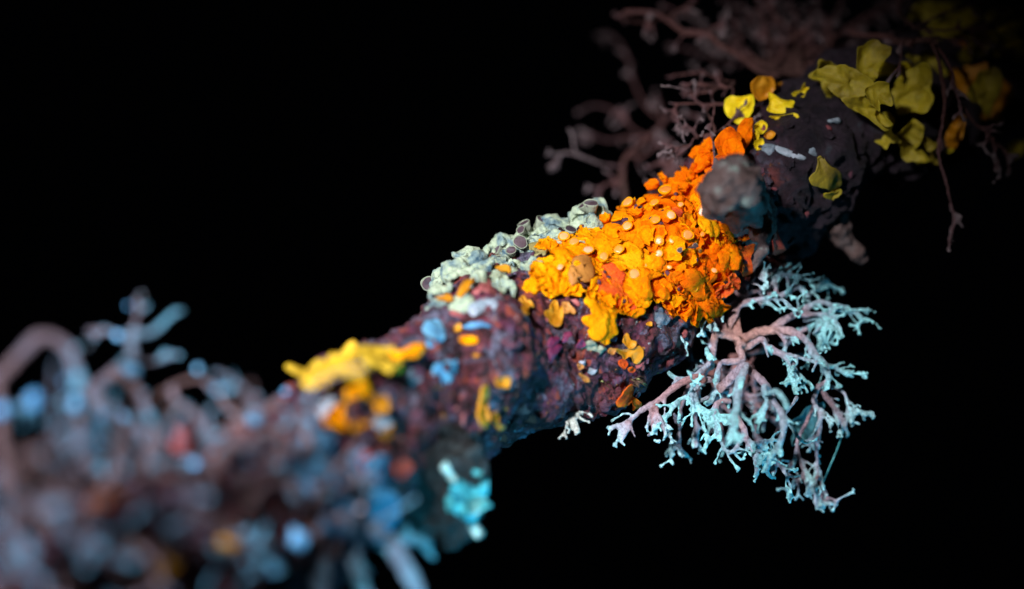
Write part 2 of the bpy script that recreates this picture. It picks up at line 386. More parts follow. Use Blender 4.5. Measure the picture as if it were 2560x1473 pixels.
CUP_DISC = [lathe([(.4, .2), (.78, .28), (.80, .38), (.70, .44), (.45, .47), (.2, .48)], 24, .06, _r) for _ in range(3)]
DEEP_RIM = [lathe([(.75, -.9), (.82, -.3), (.95, .15), (1.04, .42), (1.03, .54), (.98, .58), (.93, .53), (.90, .40)], 28, .075, _r) for _ in range(3)]
DEEP_DISC = [lathe([(.3, .05), (.9, .18), (.94, .44), (.86, .49), (.5, .51), (.25, .53), (.1, .54)], 28, .02, _r) for _ in range(3)]
for g, m in ((CUP_RIM, 'gold'), (CUP_DISC, 'peach'), (DEEP_RIM, 'rim'), (DEEP_DISC, 'darkdisc')):
    for me in g: me.materials.append(M[m])
def cup(parent, loc, n, r, rims, discs, k, name='fruiting_cup', squash=1.0, spin=0.0):
    q = n.to_track_quat('Z', 'Y').to_matrix().to_4x4()
    mat = Matrix.Translation(loc) @ q @ Matrix.Rotation(spin, 4, 'Z') @ Matrix.Diagonal((r, r * squash, r, 1))
    a = link(name, rims[k % 3], None, parent); a.matrix_basis = mat
    b = bpy.data.objects.new('disc', discs[k % 3]); C.objects.link(b); b.parent = a
    discs[k % 3].polygons.foreach_set('use_smooth', [True] * len(discs[k % 3].polygons))
    return a

# ------------------------------------------------------------------ shrubby lichen: branching straps, grown together at the forks
TMP = bpy.data.scenes.new('tmp_scene')
class Tuft:
    def __init__(s, seed, flat=.5, px=1.0):
        s.r = random.Random(seed); s.flat = flat; s.all = []; s.paths = []; s.k = px; s.wide = 1.0; s.dense = 1.0
    def add(s, pts, w0, w1, t0, t1, n=None, snap=True):
        """pts: Vectors; widths in cm"""
        pts = [Vector(p) for p in pts]
        if snap and s.all:
            best = min(s.all, key=lambda q: (q - pts[0]).length)
            dl = (best - pts[0]).length
            if dl > 1e-4: pts = [best] + pts
        sm = catmull([tuple(p) for p in pts], 5); sm = [Vector(p) for p in sm]
        L = [0]
        for a, b in zip(sm, sm[1:]): L.append(L[-1] + (b - a).length)
        if n is None:
            n = Vector((s.r.uniform(-.7, .7), -1, s.r.uniform(-.7, .7))).normalized()
        prof = []
        ph = s.r.uniform(0, 9)
        for p, l in zip(sm, L):
            u = l / max(L[-1], 1e-6)
            ww = (w0 + (w1 - w0) * u) * (1 + .30 * noise.noise(p * 9 + Vector((ph, 0, 0))) + .16 * noise.noise(p * 26 + Vector((ph, 0, 0))))
            prof.append((p + Vector((noise.noise(p * 5), noise.noise(p * 5 + Vector((7, 0, 0))), noise.noise(p * 5 + Vector((0, 7, 0))))) * .022, ww / 2, t0 + (t1 - t0) * u))
        s.paths.append((prof, n)); s.all += [q[0] for q in prof]
        return prof, n
    def trace(s, px, w0, w1, d0, d1, t0=.15, t1=.85, spurs=2, tips=2, arch=0.0, snap=True):
        pts = []
        for i, p in enumerate(px):
            u = i / (len(px) - 1)
            d = p[2] if len(p) > 2 else d0 + (d1 - d0) * u - arch * math.sin(math.pi * u)
            pts.append(P(p[0], p[1], d))
        prof, n = s.add(pts, w0 * PX * s.k * s.wide, w1 * PX * s.k * (1 + (s.wide - 1) * .5), t0, t1, snap=snap)
        for i in range(int(spurs * s.dense + .5)):
            j = int(len(prof) * s.r.uniform(.4, .95)) - 1; j = max(1, j)
            s.spur(prof, n, j, s.r.choice((-1, 1)), s.r.uniform(18, 42) * PX * s.k)
        s.fork(prof, n, tips, s.r.uniform(11, 21) * PX * s.k)
        return prof
    def rot(s, v, n, a): return Matrix.Rotation(a, 3, n) @ v
    def spur(s, prof, n, j, side, L):
        p, r, t = prof[j]; tan = (p - prof[j - 1][0]).normalized()
        dr = s.rot(tan, n, side * s.r.uniform(.6, 1.1)) + Vector((0, s.r.uniform(-.5, .5), -.15))
        w = max(min(r * 1.1, 9 * PX * s.k), 6.5 * PX * s.k)
        q = s.grow(p, dr.normalized(), L, w, min(1, t + .05), min(1, t + .4), n)
        s.fork(q, n, s.r.choice((1, 2, 2)), L * .45)
    def grow(s, p, dr, L, w, t0, t1, n):
        pts = [p]; 
        for i in range(3):
            dr = (dr + Vector((s.r.uniform(-.25, .25), s.r.uniform(-.25, .25), s.r.uniform(-.3, .15)))).normalized()
            pts.append(pts[-1] + dr * L / 3)
        return s.add(pts, w, max(w * .7, 6 * PX * s.k), t0, t1, n, snap=False)[0]
    def fork(s, prof, n, k, L):
        p, r, t = prof[-1]; tan = (p - prof[-3][0]).normalized()
        for i in range(k):
            a = (i - (k - 1) / 2) * s.r.uniform(.7, 1.2) + s.r.uniform(-.25, .25)
            q = s.grow(p, s.rot(tan, n, a), L * s.r.uniform(.6, 1.2), max(min(r * 1.6, 9 * PX * s.k), 6.5 * PX * s.k), t, min(1, t + .25), n)
            if s.r.random() < .6:
                pp, rr, tt = q[-1]; tn = (pp - q[-3][0]).normalized()
                for sg in (-1, 1):
                    s.add([pp, pp + s.rot(tn, n, sg * .6) * L * .4], 6.5 * PX * s.k, 5.5 * PX * s.k, tt, min(1, tt + .1), n, snap=False)
    def build(s, name, parent, mat, voxel=.0085, smooth=2):
        V = []; F = []; cen = []
        seg = 8
        for prof, n in s.paths:
            b0 = len(V)
            for i, (p, r, t) in enumerate(prof):
                a = prof[max(i - 1, 0)][0]; b = prof[min(i + 1, len(prof) - 1)][0]
                tn = (b - a)
                tn = tn.normalized() if tn.length > 1e-7 else Vector((0, 0, -1))
                wx = tn.cross(n)
                wx = wx.normalized() if wx.length > 1e-4 else tn.orthogonal().normalized()
                tz = wx.cross(tn)
                rr = max(r, voxel * .9)
                fl = 1 - (1 - s.flat) * min(1, max(0, (rr - .012) / .03))
                for k in range(seg):
                    th = 2 * math.pi * k / seg
                    V.append(p + wx * rr * math.cos(th) + tz * max(rr * fl, voxel * .9) * math.sin(th))
                cen.append((p, t))
            m = len(prof)
            for i in range(m - 1):
                for k in range(seg):
                    k2 = (k + 1) % seg
                    F.append((b0 + i * seg + k, b0 + i * seg + k2, b0 + (i + 1) * seg + k2, b0 + (i + 1) * seg + k))
            F.append(tuple(b0 + k for k in range(seg))[::-1]); F.append(tuple(b0 + (m - 1) * seg + k for k in range(seg)))
        tmp = bpy.data.objects.new('tmp', mesh(V, F)); TMP.collection.objects.link(tmp)
        rm = tmp.modifiers.new('r', 'REMESH'); rm.mode = 'VOXEL'; rm.voxel_size = voxel
        if smooth:
            sm = tmp.modifiers.new('s', 'SMOOTH'); sm.factor = .5; sm.iterations = smooth
        with bpy.context.temp_override(scene=TMP, view_layer=TMP.view_layers[0]):
            dg = bpy.context.evaluated_depsgraph_get(); dg.update()
            me = bpy.data.meshes.new_from_object(tmp.evaluated_get(dg))
        old = tmp.data; bpy.data.objects.remove(tmp); bpy.data.meshes.remove(old)
        kd = kdtree.KDTree(len(cen))
        for i, (p, t) in enumerate(cen): kd.insert(p, i)
        kd.balance()
        if voxel < .0105:      # powdery, uneven skin
            for vv, nn in [(vv, vv.normal.copy()) for vv in me.vertices]:
                c_ = vv.co; vv.co = c_ + nn * (.004 * noise.noise(c_ * 34) + .0025 * noise.noise(c_ * 75))
        at = me.attributes.new('t', 'FLOAT', 'POINT')
        at.data.foreach_set('value', [cen[kd.find(vv.co)[1]][1] for vv in me.vertices])
        s.paths = []
        return link(name, me, mat, parent)

# ------------------------------------------------------------------ side stubs of the twig
def stub(name, path, seg, mat, rough, seed, parent):
    """a short side shoot: path of (px,py,d,r); closed, rough, rounded end"""
    ring = [(Vector(q[:3]), max(q[3], .01)) for q in catmull([(*P(a, b, d), r) for a, b, d, r in path], 12)]
    o = Vector((seed, seed * 2, seed * .5))
    vv, ff = tube_skin(ring, seg, lambda p, n, u, th: rough * fbm(p + o, 5, 3) + rough * .5 * fbm(p + o, 14, 3))
    return link(name, mesh(vv, ff), mat, parent)
stub('broken_stub', [(1040, 1040, -1.0, .20), (1062, 1110, -1.35, .25), (1086, 1190, -1.55, .275), (1112, 1255, -1.58, .245), (1132, 1305, -1.55, .165), (1146, 1330, -1.48, .05), (1148, 1335, -1.48, .012)], 60, M['stub'], .07, 4, twig)['label'] = 'dark broken side stub hanging down, lit cyan on its right'
stub('bud_knob', [(1870, 530, .0, .16), (1850, 500, -.6, .155), (1832, 470, -1.1, .155), (1826, 462, -1.25, .115), (1822, 458, -1.32, .05), (1822, 458, -1.33, .012)], 56, M['knob'], .08, 9, twig)['label'] = 'round grey blurred knob standing out towards the viewer'
stub('bark_ridge', [(1320, 930, -.75, .10), (1335, 985, -.72, .105), (1342, 1020, -.70, .07), (1344, 1032, -.7, .012)], 30, M['slate'], .06, 13, twig)
stub('bark_ridge', [(1895, 540, -.3, .07), (1905, 600, -.55, .05), (1890, 650, -.6, .03), (1885, 680, -.6, .012)], 24, M['knob'], .04, 14, twig)
stub('bark_ridge', [(2080, 545, .3, .10), (2115, 600, .35, .05), (2150, 640, .4, .025), (2165, 655, .4, .012)], 24, M['knob'], .05, 15, twig)

# ------------------------------------------------------------------ crust flakes and warts of the bark
rf = random.Random(99)
def flake(seed):
    rq = random.Random(seed); n = 14; V = [(0, 0, .34)]; F = []
    rad = [rq.uniform(.55, 1.15) for _ in range(n)]
    for ring, (r, z) in enumerate(((.45, .30), (.85, .16), (1.0, -.25))):
        for k in range(n):
            a = 6.2832 * k / n; V.append((r * rad[k] * math.cos(a), r * rad[k] * math.sin(a), z + rq.uniform(-.12, .12) * (ring < 2)))
    for k in range(n): F.append((0, 1 + k, 1 + (k + 1) % n))
    for i in range(2):
        for k in range(n): F.append((1 + i * n + k, 1 + (i + 1) * n + k, 1 + (i + 1) * n + (k + 1) % n, 1 + i * n + (k + 1) % n))
    return mesh(V, F)
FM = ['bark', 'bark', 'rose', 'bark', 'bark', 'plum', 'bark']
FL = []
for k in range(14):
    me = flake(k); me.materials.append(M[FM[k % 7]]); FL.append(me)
nf = 0
while nf < 290:
    x, y = rf.uniform(760, 2150), rf.uniform(300, 1150)
    dr = (P(x, y, 0) - CAM).normalized(); loc, n, i_, dist = SURF.ray_cast(CAM, dr)
    if loc is None: continue
    n = n * NSIGN; r = rf.uniform(6, 15) * PX * rf.uniform(.6, 1.5)
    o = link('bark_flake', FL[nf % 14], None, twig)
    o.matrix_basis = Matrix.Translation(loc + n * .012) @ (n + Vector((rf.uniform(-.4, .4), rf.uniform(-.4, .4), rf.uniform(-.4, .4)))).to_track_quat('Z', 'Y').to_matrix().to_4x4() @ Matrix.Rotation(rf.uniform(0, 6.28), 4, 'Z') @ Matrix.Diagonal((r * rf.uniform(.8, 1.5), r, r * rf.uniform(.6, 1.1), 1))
    nf += 1

# ------------------------------------------------------------------ the large orange lichen
rng = random.Random(11)
orange = thing('orange_lichen', 'large bright orange crusty lichen with peach cups, spread over the middle of the twig', 'lichen', hit(1620, 640)[0])
c4 = lambda pts: tr(1280, 400, 3.165, pts)
BASE = [
    c4([(122, 1000), (150, 930), (220, 930), (260, 860), (215, 880), (320, 800), (280, 705), (390, 670), (560, 680), (640, 740), (640, 850), (600, 960), (500, 980), (520, 1060), (440, 1070), (340, 1060), (290, 1080), (200, 1040), (150, 1055)]),
    c4([(560, 690), (640, 610), (760, 480), (900, 400), (1000, 420), (1100, 560), (1150, 800), (1140, 960), (1020, 1010), (1020, 1110), (960, 1180), (850, 1200), (780, 1140), (620, 1120), (600, 1000), (640, 850)]),
    c4([(900, 420), (1000, 350), (1120, 330), (1240, 230), (1400, 160), (1540, 120), (1570, 280), (1700, 430), (1850, 590), (1760, 640), (1740, 840), (1720, 950), (1610, 1000), (1600, 1120), (1480, 1210), (1320, 1180), (1240, 1150), (1110, 1060), (1140, 900), (1060, 700)]),
]
for i, b in enumerate(BASE):
    link('lobe', traced(b, RHO=RHOF, h0=.018, thick=.03, lift=.0, dome=.02, rough=.055, fr=7, seed=i, n=150), M[('gold', 'orange', 'deep')[i]], orange)
# hand-traced larger lobes
BIG = [
    ('gold', tr(1280, 560, 4.853, [(820, 960), (880, 945), (960, 975), (1060, 1000), (1150, 1000), (1215, 1060), (1200, 1150), (1180, 1230), (1190, 1310), (1140, 1400), (1060, 1450), (980, 1400), (900, 1370), (865, 1310), (880, 1270), (810, 1220), (800, 1150), (880, 1110), (870, 1070), (910, 1040), (830, 1020)]), dict(h0=.05, lift=.03, dome=.045, crease=.018)),
    ('gold', tr(1280, 560, 4.853, [(190, 800), (195, 680), (250, 625), (310, 650), (320, 690), (400, 680), (460, 720), (560, 800), (550, 850), (500, 870), (470, 850), (440, 895), (400, 850), (350, 865), (310, 800), (240, 835)]), dict(h0=.05, lift=.02, dome=.03)),
    ('gold', tr(1280, 560, 4.853, [(335, 600), (345, 560), (430, 540), (530, 505), (640, 480), (730, 560), (690, 660), (670, 800), (600, 860), (520, 800), (430, 760), (380, 700), (400, 620)]), dict(h0=.045, lift=.015, dome=.03)),
    ('orange', tr(1280, 560, 4.853, [(450, 330), (560, 310), (680, 300), (800, 330), (900, 400), (900, 470), (760, 500), (700, 540), (540, 520), (460, 440)]), dict(h0=.05, lift=.015, dome=.03)),
    ('redorange', c4([(660, 900), (760, 870), (860, 930), (880, 1040), (960, 1130), (965, 1190), (920, 1215), (880, 1160), (850, 1205), (810, 1160), (700, 1110), (660, 1020)]), dict(h0=.04, lift=.02, dome=.03)),
    ('orange', c4([(860, 930), (960, 860), (1080, 860), (1140, 960), (1030, 1010), (1025, 1110), (950, 1105), (900, 1040)]), dict(h0=.075, lift=.03, dome=.04)),
    ('redorange', c4([(1160, 900), (1250, 860), (1300, 900), (1330, 1050), (1290, 1130), (1200, 1110), (1130, 1040)]), dict(h0=.03, lift=.0, dome=.02)),
    ('orange', c4([(1310, 860), (1420, 820), (1520, 880), (1600, 1000), (1600, 1110), (1500, 1190), (1400, 1180), (1340, 1050)]), dict(h0=.07, lift=.03, dome=.05)),
    ('gold', c4([(1205, 1140), (1215, 1090), (1270, 1080), (1290, 1130), (1250, 1175)]), dict(h0=.06, lift=.03, dome=.03)),
    ('orange', c4([(1095, 1080), (1110, 1045), (1160, 1030), (1170, 1080), (1130, 1105)]), dict(h0=.06, lift=.03, dome=.03)),
    ('orange', c4([(1300, 1190), (1340, 1150), (1420, 1140), (1480, 1190), (1420, 1240), (1385, 1275), (1330, 1245)]), dict(h0=.045, lift=.03, dome=.03)),
    ('orange', c4([(1540, 740), (1640, 660), (1730, 690), (1740, 800), (1700, 870), (1600, 860), (1540, 820)]), dict(h0=.08, lift=.03, dome=.05)),
    ('orange', c4([(1700, 470), (1790, 490), (1880, 580), (1850, 640), (1760, 620), (1690, 560)]), dict(h0=.06, lift=.03, dome=.02)),
    ('orange', c4([(1560, 520), (1650, 480), (1720, 520), (1750, 600), (1700, 630), (1620, 610)]), dict(h0=.09, lift=.03, dome=.04)),
    ('gold', c4([(1390, 520), (1450, 500), (1530, 520), (1550, 590), (1500, 640), (1420, 620), (1380, 580)]), dict(h0=.09, lift=.03, dome=.04)),
    ('gold', c4([(620, 820), (700, 760), (860, 790), (980, 760), (1100, 780), (1140, 830), (1080, 870), (940, 880), (800, 860), (680, 890)]), dict(h0=.07, lift=.02, dome=.03)),
    ('orange', c4([(600, 700), (700, 640), (800, 680), (880, 700), (820, 790), (700, 800), (640, 780)]), dict(h0=.07, lift=.02, dome=.03)),
    ('redorange', c4([(640, 930), (740, 900), (790, 980), (720, 1020), (640, 1000)]), dict(h0=.03, lift=.01, dome=.02)),
]
for i, (m, pts, kw) in enumerate(BIG):
    link('lobe', traced(pts, thick=.018, rough=.03, fr=8, seed=20 + i, n=80, ruffle=.12, **kw), M['deep' if m == 'orange' and sum(p[0] for p in pts) / len(pts) > 1715 else m], orange)
# margin lobes and scattered lobes
def inside(p, poly):
    x, y = p; r = False; j = len(poly) - 1
    for i in range(len(poly)):
        a, b = poly[i], poly[j]
        if (a[1] > y) != (b[1] > y) and x < (b[0] - a[0]) * (y - a[1]) / (b[1] - a[1]) + a[0]: r = not r
        j = i
    return r
placed = []; tries = 0
while len(placed) < 120 and tries < 9000:
    tries += 1
    q = (rng.uniform(1310, 1880), rng.uniform(430, 800))
    if not any(inside(q, b) for b in BASE): continue
    right = q[0] > 1560 and q[1] < 600
    gap = 19 if right else 26
    if any((q[0] - a) ** 2 + (q[1] - b) ** 2 < gap * gap for a, b in placed): continue
    placed.append(q)
    out = px_dir(q[0] - 1640 + rng.uniform(-120, 120), q[1] - 560 + rng.uniform(-40, 120))
    big = rng.uniform(13, 24) if right else rng.uniform(16, 32)
    deep = rng.random() < (q[0] - 1600) / 180
    m = 'deep' if deep else 'gold' if q[0] < 1500 and rng.random() < .75 else ('gold' if rng.random() < .25 else ('redorange' if rng.random() < .07 else 'orange'))
    link('lobe', surf_lobe(rng, q[0], q[1], big, out, h0=rng.uniform(.02, .06), thick=.016, lift=rng.uniform(.0, .04), dome=rng.uniform(-.01, .02), rough=.03, fr=9, ruffle=.2, seed=60 + len(placed), n=34, notch=rng.uniform(.15, .4)), M[m], orange)
for i, (x, y) in enumerate([(1326, 705), (1345, 722), (1372, 732), (1400, 728), (1425, 730), (1466, 745), (1500, 752), (1545, 768), (1570, 775), (1598, 742), (1625, 735), (1655, 755), (1690, 775), (1712, 788), (1745, 775), (1775, 752), (1795, 715), (1815, 695), (1825, 655), (1835, 610), (1855, 590), (1830, 560), (1365, 640), (1390, 622), (1430, 620), (1470, 605)]):
    link('lobe', surf_lobe(rng, x, y, rng.uniform(15, 25), px_dir(x - 1600, y - 600), h0=rng.uniform(.03, .06), thick=.014, lift=.045, dome=.0, rough=.02, fr=9, seed=260 + i, n=44, notch=.42, ruffle=.15), M['gold' if x < 1480 else ('redorange' if x > 1790 else 'deep' if x > 1640 else 'orange')], orange)
# lower strand of orange climbing to the next knot
for i, (x, y, s, h) in enumerate([(1770, 425, 22, .06), (1752, 445, 22, .06), (1778, 405, 20, .06), (1790, 395, 22, .08), (1760, 400, 16, .05), (1735, 455, 20, .06), (1715, 468, 18, .06), (1700, 478, 18, .06), (1672, 478, 14, .09), (1640, 494, 14, .09)]):
    link('lobe', surf_lobe(rng, x, y, s, px_dir(-1, -1), h0=h, thick=.028, lift=.04, dome=.02, rough=.02, fr=10, seed=300 + i, n=34), M['deep'], orange)
# cups
cups = [(385 / 3.165 + 1280, 905 / 3.165 + 400, 7), *[(1280 + a / 3.165, 400 + b / 3.165, r / 3.165) for a, b, r in [
    (432, 695, 42), (507, 740, 42), (580, 793, 44), (712, 812, 38), (868, 765, 42), (740, 715, 24), (942, 590, 42), (1150, 538, 36), (1250, 495, 36), (1352, 640, 46), (1528, 428, 60), (1640, 560, 44),
    (1180, 668, 36), (950, 980, 48), (1030, 860, 36), (1370, 1005, 28), (1497, 1005, 28), (1465, 635, 20), (1225, 350, 52), (1150, 415, 34), (1275, 660, 28), (1165, 765, 30), (375, 918, 20), (1250, 860, 20),
    (935, 370, 48), (1310, 410, 24), (1560, 880, 24), (1440, 740, 18)]]]
for i, (x, y, r) in enumerate(cups):
    loc, n = hit(x, y); n = (n * NSIGN * .9 + Vector((-.15, -.55, .25))).normalized()
    cup(orange, loc + n * (.07 + .02 * rng.random()), n, r * PX * 1.12, CUP_RIM, CUP_DISC, i, squash=rng.uniform(.82, 1), spin=rng.uniform(0, 6))
for i in range(26):
    while True:
        x, y = rng.uniform(1340, 1840), rng.uniform(450, 760)
        if any(inside((x, y), b) for b in BASE): break
    loc, n = hit(x, y); n = n * NSIGN; r = rng.uniform(3.5, 7.5) * PX
    o = link('pit_shade', FL[5], None, orange, smooth=False)  # dark blob laid on top, stands for a small shaded pit
    o.matrix_basis = Matrix.Translation(loc + n * rng.uniform(.06, .085)) @ n.to_track_quat('Z', 'Y').to_matrix().to_4x4() @ Matrix.Rotation(rng.uniform(0, 6), 4, 'Z') @ Matrix.Diagonal((r * 1.5, r * .8, r, 1))
# upright orange leaf group at the knot
of = thing('orange_lichen', 'small upright crumpled orange lichen above the grey knob, beside yellow lobes', 'lichen', P(1825, 350, .0))
c7 = lambda pts: tr(1340, 0, 2.8, pts)
for i, (pts, d, tl) in enumerate([
    (c7([(1420, 900), (1450, 840), (1490, 820), (1520, 850), (1510, 960), (1480, 1040), (1450, 1110), (1400, 1120), (1390, 1040), (1410, 970)]), -.12, (.5, .2)),
    (c7([(1265, 960), (1300, 920), (1360, 890), (1420, 930), (1430, 1000), (1400, 1090), (1330, 1110), (1280, 1050)]), -.2, (-.4, .5)),
    (c7([(1190, 1090), (1240, 1060), (1260, 1110), (1310, 1120), (1290, 1190), (1220, 1220), (1180, 1200)]), -.1, (.2, -.3)),
    (c7([(1300, 1010), (1380, 970), (1440, 1010), (1450, 1090), (1380, 1130), (1310, 1090)]), -.28, (.3, -.5)),
    (c7([(1250, 1110), (1320, 1080), (1420, 1100), (1400, 1150), (1300, 1170)]), -.2, (.1, -.6))]):
    link('lobe', free_sheet(pts, d, h0=0, thick=.014, lift=.02, dome=.01, rough=.06, fr=5, seed=400 + i, tilt=(tl[0] * .5 - .15, tl[1] * .4 + .1), n=70, crease=.03, ruffle=.2), M['deep'], of)

# ------------------------------------------------------------------ flat little lichens on the bark
def flat_lichen(label, lobes, mat, cat='lichen', group=None, h0=.03, lift=.02, dome=.02, name='ochre_lichen', **kw):
    x = sum(p[0] for p in lobes[0]) / len(lobes[0]); y = sum(p[1] for p in lobes[0]) / len(lobes[0])
    t = thing(name, label, cat, hit(x, y)[0], group)
    for i, l in enumerate(lobes):
        link('lobe', traced(l, h0=h0 * .8 + .012 * i, thick=.012, lift=lift, dome=dome * .4, rough=kw.get('rough', .016), fr=8, ruffle=kw.get('ruffle', .2), seed=500 + rng.random() * 50, n=48), M[mat] if isinstance(mat, str) else M[mat[i]], t)
    return t
c5 = lambda pts: tr(1280, 560, 4.853, pts)
flat_lichen('tan rounded flat lobe set into the orange lichen', [c5([(735, 520), (810, 490), (880, 510), (900, 580), (925, 660), (890, 715), (840, 735), (790, 720), (760, 640), (730, 580)]), c5([(730, 590), (780, 680), (760, 740), (690, 800), (680, 700)])], 'tan', h0=.085, name='tan_lichen', lift=.0, dome=0)
flat_lichen('small ochre three-lobed lichen on bark, left of the wider ochre one', [c5([(45, 960), (80, 920), (130, 925), (150, 970), (200, 955), (225, 990), (260, 1050), (220, 1075), (160, 1070), (145, 1140), (100, 1130), (80, 1070), (90, 1010)])], 'ochre')
flat_lichen('wide ochre lobed lichen on bark below the orange lichen', [c5([(355, 1080), (410, 1050), (400, 1000), (450, 965), (510, 970), (540, 1030), (550, 1070), (610, 1010), (640, 1040), (600, 1130), (590, 1200), (560, 1245), (490, 1260), (440, 1240), (410, 1170), (365, 1130)]), c5([(600, 1010), (680, 990), (700, 1030), (740, 1070), (720, 1120), (660, 1110), (620, 1130), (590, 1090)])], ['ochre', 'tan'])
c5b = lambda pts: tr(1200, 740, 4.282, pts)
flat_lichen('ochre double-lobed lichen low on the bark, below the hanging golden lobe', [c5b([(1400, 560), (1480, 570), (1560, 560), (1640, 540), (1690, 520), (1725, 570), (1720, 640), (1690, 700), (1620, 700), (1580, 650), (1540, 660), (1500, 700), (1460, 640)]), c5b([(1490, 490), (1510, 420), (1560, 395), (1590, 450), (1640, 470), (1640, 520), (1600, 555), (1550, 555)])], 'ochre')
flat_lichen('rust orange small lobes above the moss shoots', [c5b([(1450, 690), (1510, 680), (1540, 720), (1500, 770), (1450, 740)]), c5b([(1520, 760), (1580, 735), (1615, 760), (1590, 785), (1540, 790)])], 'redorange')
flat_lichen('rust orange forked lichen at the bottom edge of the twig', [c5b([(1440, 1060), (1480, 960), (1560, 930), (1600, 960), (1580, 1060), (1620, 1050), (1660, 1080), (1640, 1130), (1600, 1150), (1560, 1110), (1500, 1140), (1430, 1130), (1420, 1090)])], 'redorange', h0=.05)
flat_lichen('tan lobe under a dark ledge low on the twig', [c5b([(990, 850), (1040, 820), (1100, 840), (1115, 890), (1060, 890), (1000, 890)])], 'tan', h0=.05)
flat_lichen('beige nub lobe near the middle of the lower bark', [c5b([(1330, 570), (1350, 540), (1385, 560), (1380, 610), (1340, 615)]), c5b([(970, 720), (1030, 700), (1080, 740), (1010, 780)])], 'tan', h0=.05)
flat_lichen('magenta crust streak on the bark below the ochre lichens', [c5b([(900, 400), (960, 390), (985, 430), (930, 500), (850, 510), (880, 450)]), c5b([(690, 560), (780, 500), (850, 550), (790, 620), (760, 700), (740, 750), (700, 720)]), c5b([(690, 470), (760, 450), (820, 480), (760, 540), (690, 550)])], 'magenta', h0=.015, name='magenta_crust', lift=0)
flat_lichen('small pink-magenta crust disc beside the magenta streak', [c5b([(1000, 510), (1040, 460), (1090, 480), (1100, 530), (1040, 550), (1000, 540)])], 'magenta', h0=.03, name='magenta_crust')
flat_lichen('tiny ochre lobe between the orange margin and the shrubby tuft', [c5b([(1750, 310), (1775, 285), (1805, 300), (1795, 330), (1765, 330)])], 'ochre')
flat_lichen('slate crust patch on the bark left of the shrubby tuft', [c5b([(1800, 230), (1900, 120), (1990, 170), (2080, 200), (2030, 280), (1900, 330), (1830, 320)])], 'slate', h0=.0, name='slate_crust', lift=0, rough=.05, ruffle=.45)
flat_lichen('slate-pink crust patch on the lower middle bark', [c5b([(1120, 470), (1250, 520), (1320, 560), (1280, 640), (1180, 660), (1080, 620)]), c5b([(1040, 680), (1160, 690), (1220, 780), (1150, 820), (1060, 740)])], ['rim', 'slate'], h0=.005, name='slate_crust', lift=0, rough=.06, ruffle=.45)
flat_lichen('rose crust on bark just left of the small ochre lichen', [tr(980, 460, 3.64, [(700, 890), (800, 850), (900, 900), (1020, 950), (1000, 1010), (850, 1040), (750, 1030)]), tr(980, 460, 3.64, [(1080, 900), (1180, 880), (1240, 930), (1200, 990), (1120, 980)])], 'rose', h0=.0, name='rose_crust', lift=0, rough=.05, ruffle=.45)
flat_lichen('rose crust spread beneath the orange lichen', [c5([(620, 900), (760, 830), (900, 850), (920, 950), (800, 1000), (700, 960)]), c5([(1210, 1120), (1300, 1100), (1320, 1200), (1260, 1260), (1200, 1200)])], 'rose', h0=.0, name='rose_crust', lift=0, rough=.05, ruffle=.45)
# red-orange group right of the main patch
flat_lichen('coral red lobed lichen at the right edge of the orange patch', [c4([(1730, 690), (1790, 660), (1830, 680), (1900, 660), (1915, 690), (1880, 770), (1890, 800), (1850, 880), (1790, 880), (1750, 820)]), c4([(1815, 900), (1850, 890), (1850, 930), (1820, 930)])], ['redorange', 'coral'], name='coral_lichen')
flat_lichen('coral pink lobes in shade under the blurred knob', [tr(1560, 400, 3.64, [(1350, 650), (1385, 620), (1405, 690), (1440, 760), (1400, 820), (1340, 810), (1310, 760)]), tr(1560, 400, 3.64, [(1370, 850), (1430, 810), (1440, 850), (1390, 890)])], 'coral', name='coral_lichen')
flat_lichen('orange-brown shaded lobe behind the top of the shrubby tuft', [tr(1800, 640, 4.55, [(660, 80), (760, 50), (780, 120), (700, 170), (650, 140)])], 'coral', name='coral_lichen')

# ------------------------------------------------------------------ grey-green lichen with dark cups, along the upper edge
white = thing('grey_lichen', 'pale grey-green lumpy lichen with dark-disced cups along the upper edge of the twig', 'lichen', hit(1260, 640)[0])
c3 = lambda pts: tr(980, 460, 3.64, pts)
rw = random.Random(5)
EDGE = c3([(230, 1060), (340, 950), (440, 900), (560, 850), (680, 750), (760, 700), (860, 650), (960, 600), (1050, 540), (1120, 470), (1180, 380), (1300, 350), (1400, 420), (1500, 430), (1600, 420), (1700, 350), (1760, 250), (1850, 180), (1920, 260)])
def along(poly, u):
    L = [math.dist(a, b) for a, b in zip(poly, poly[1:])]; s = u * sum(L)
    for a, b, l in zip(poly, poly[1:], L):
        if s <= l: return (a[0] + (b[0] - a[0]) * s / l, a[1] + (b[1] - a[1]) * s / l)
        s -= l
    return poly[-1]
k = 0
for i in range(95):
    u = (i + rw.random()) / 95
    x, y = along(EDGE, u)
    wd = 30 + 85 * math.sin(math.pi * min(max(u, .02), .98)) ** .8
    dep = rw.random() * wd if i % 3 else rw.uniform(-4, 6)
    x += dep * .45; y += dep * .85
    if any(inside((x, y), b) for b in BASE): continue
    link('lobe', surf_lobe(rw, x, y, rw.uniform(20, 34), px_dir(-.3, 1), nl=rw.choice((4, 5, 6)), h0=rw.uniform(.0, .05) + (.03 if dep < 20 else 0), thick=.035, lift=rw.uniform(-.02, .02), dome=rw.uniform(.0, .03), rough=.06, fr=7, seed=700 + i, n=36, notch=rw.uniform(.2, .4), guess=-.1), M['white'], white)
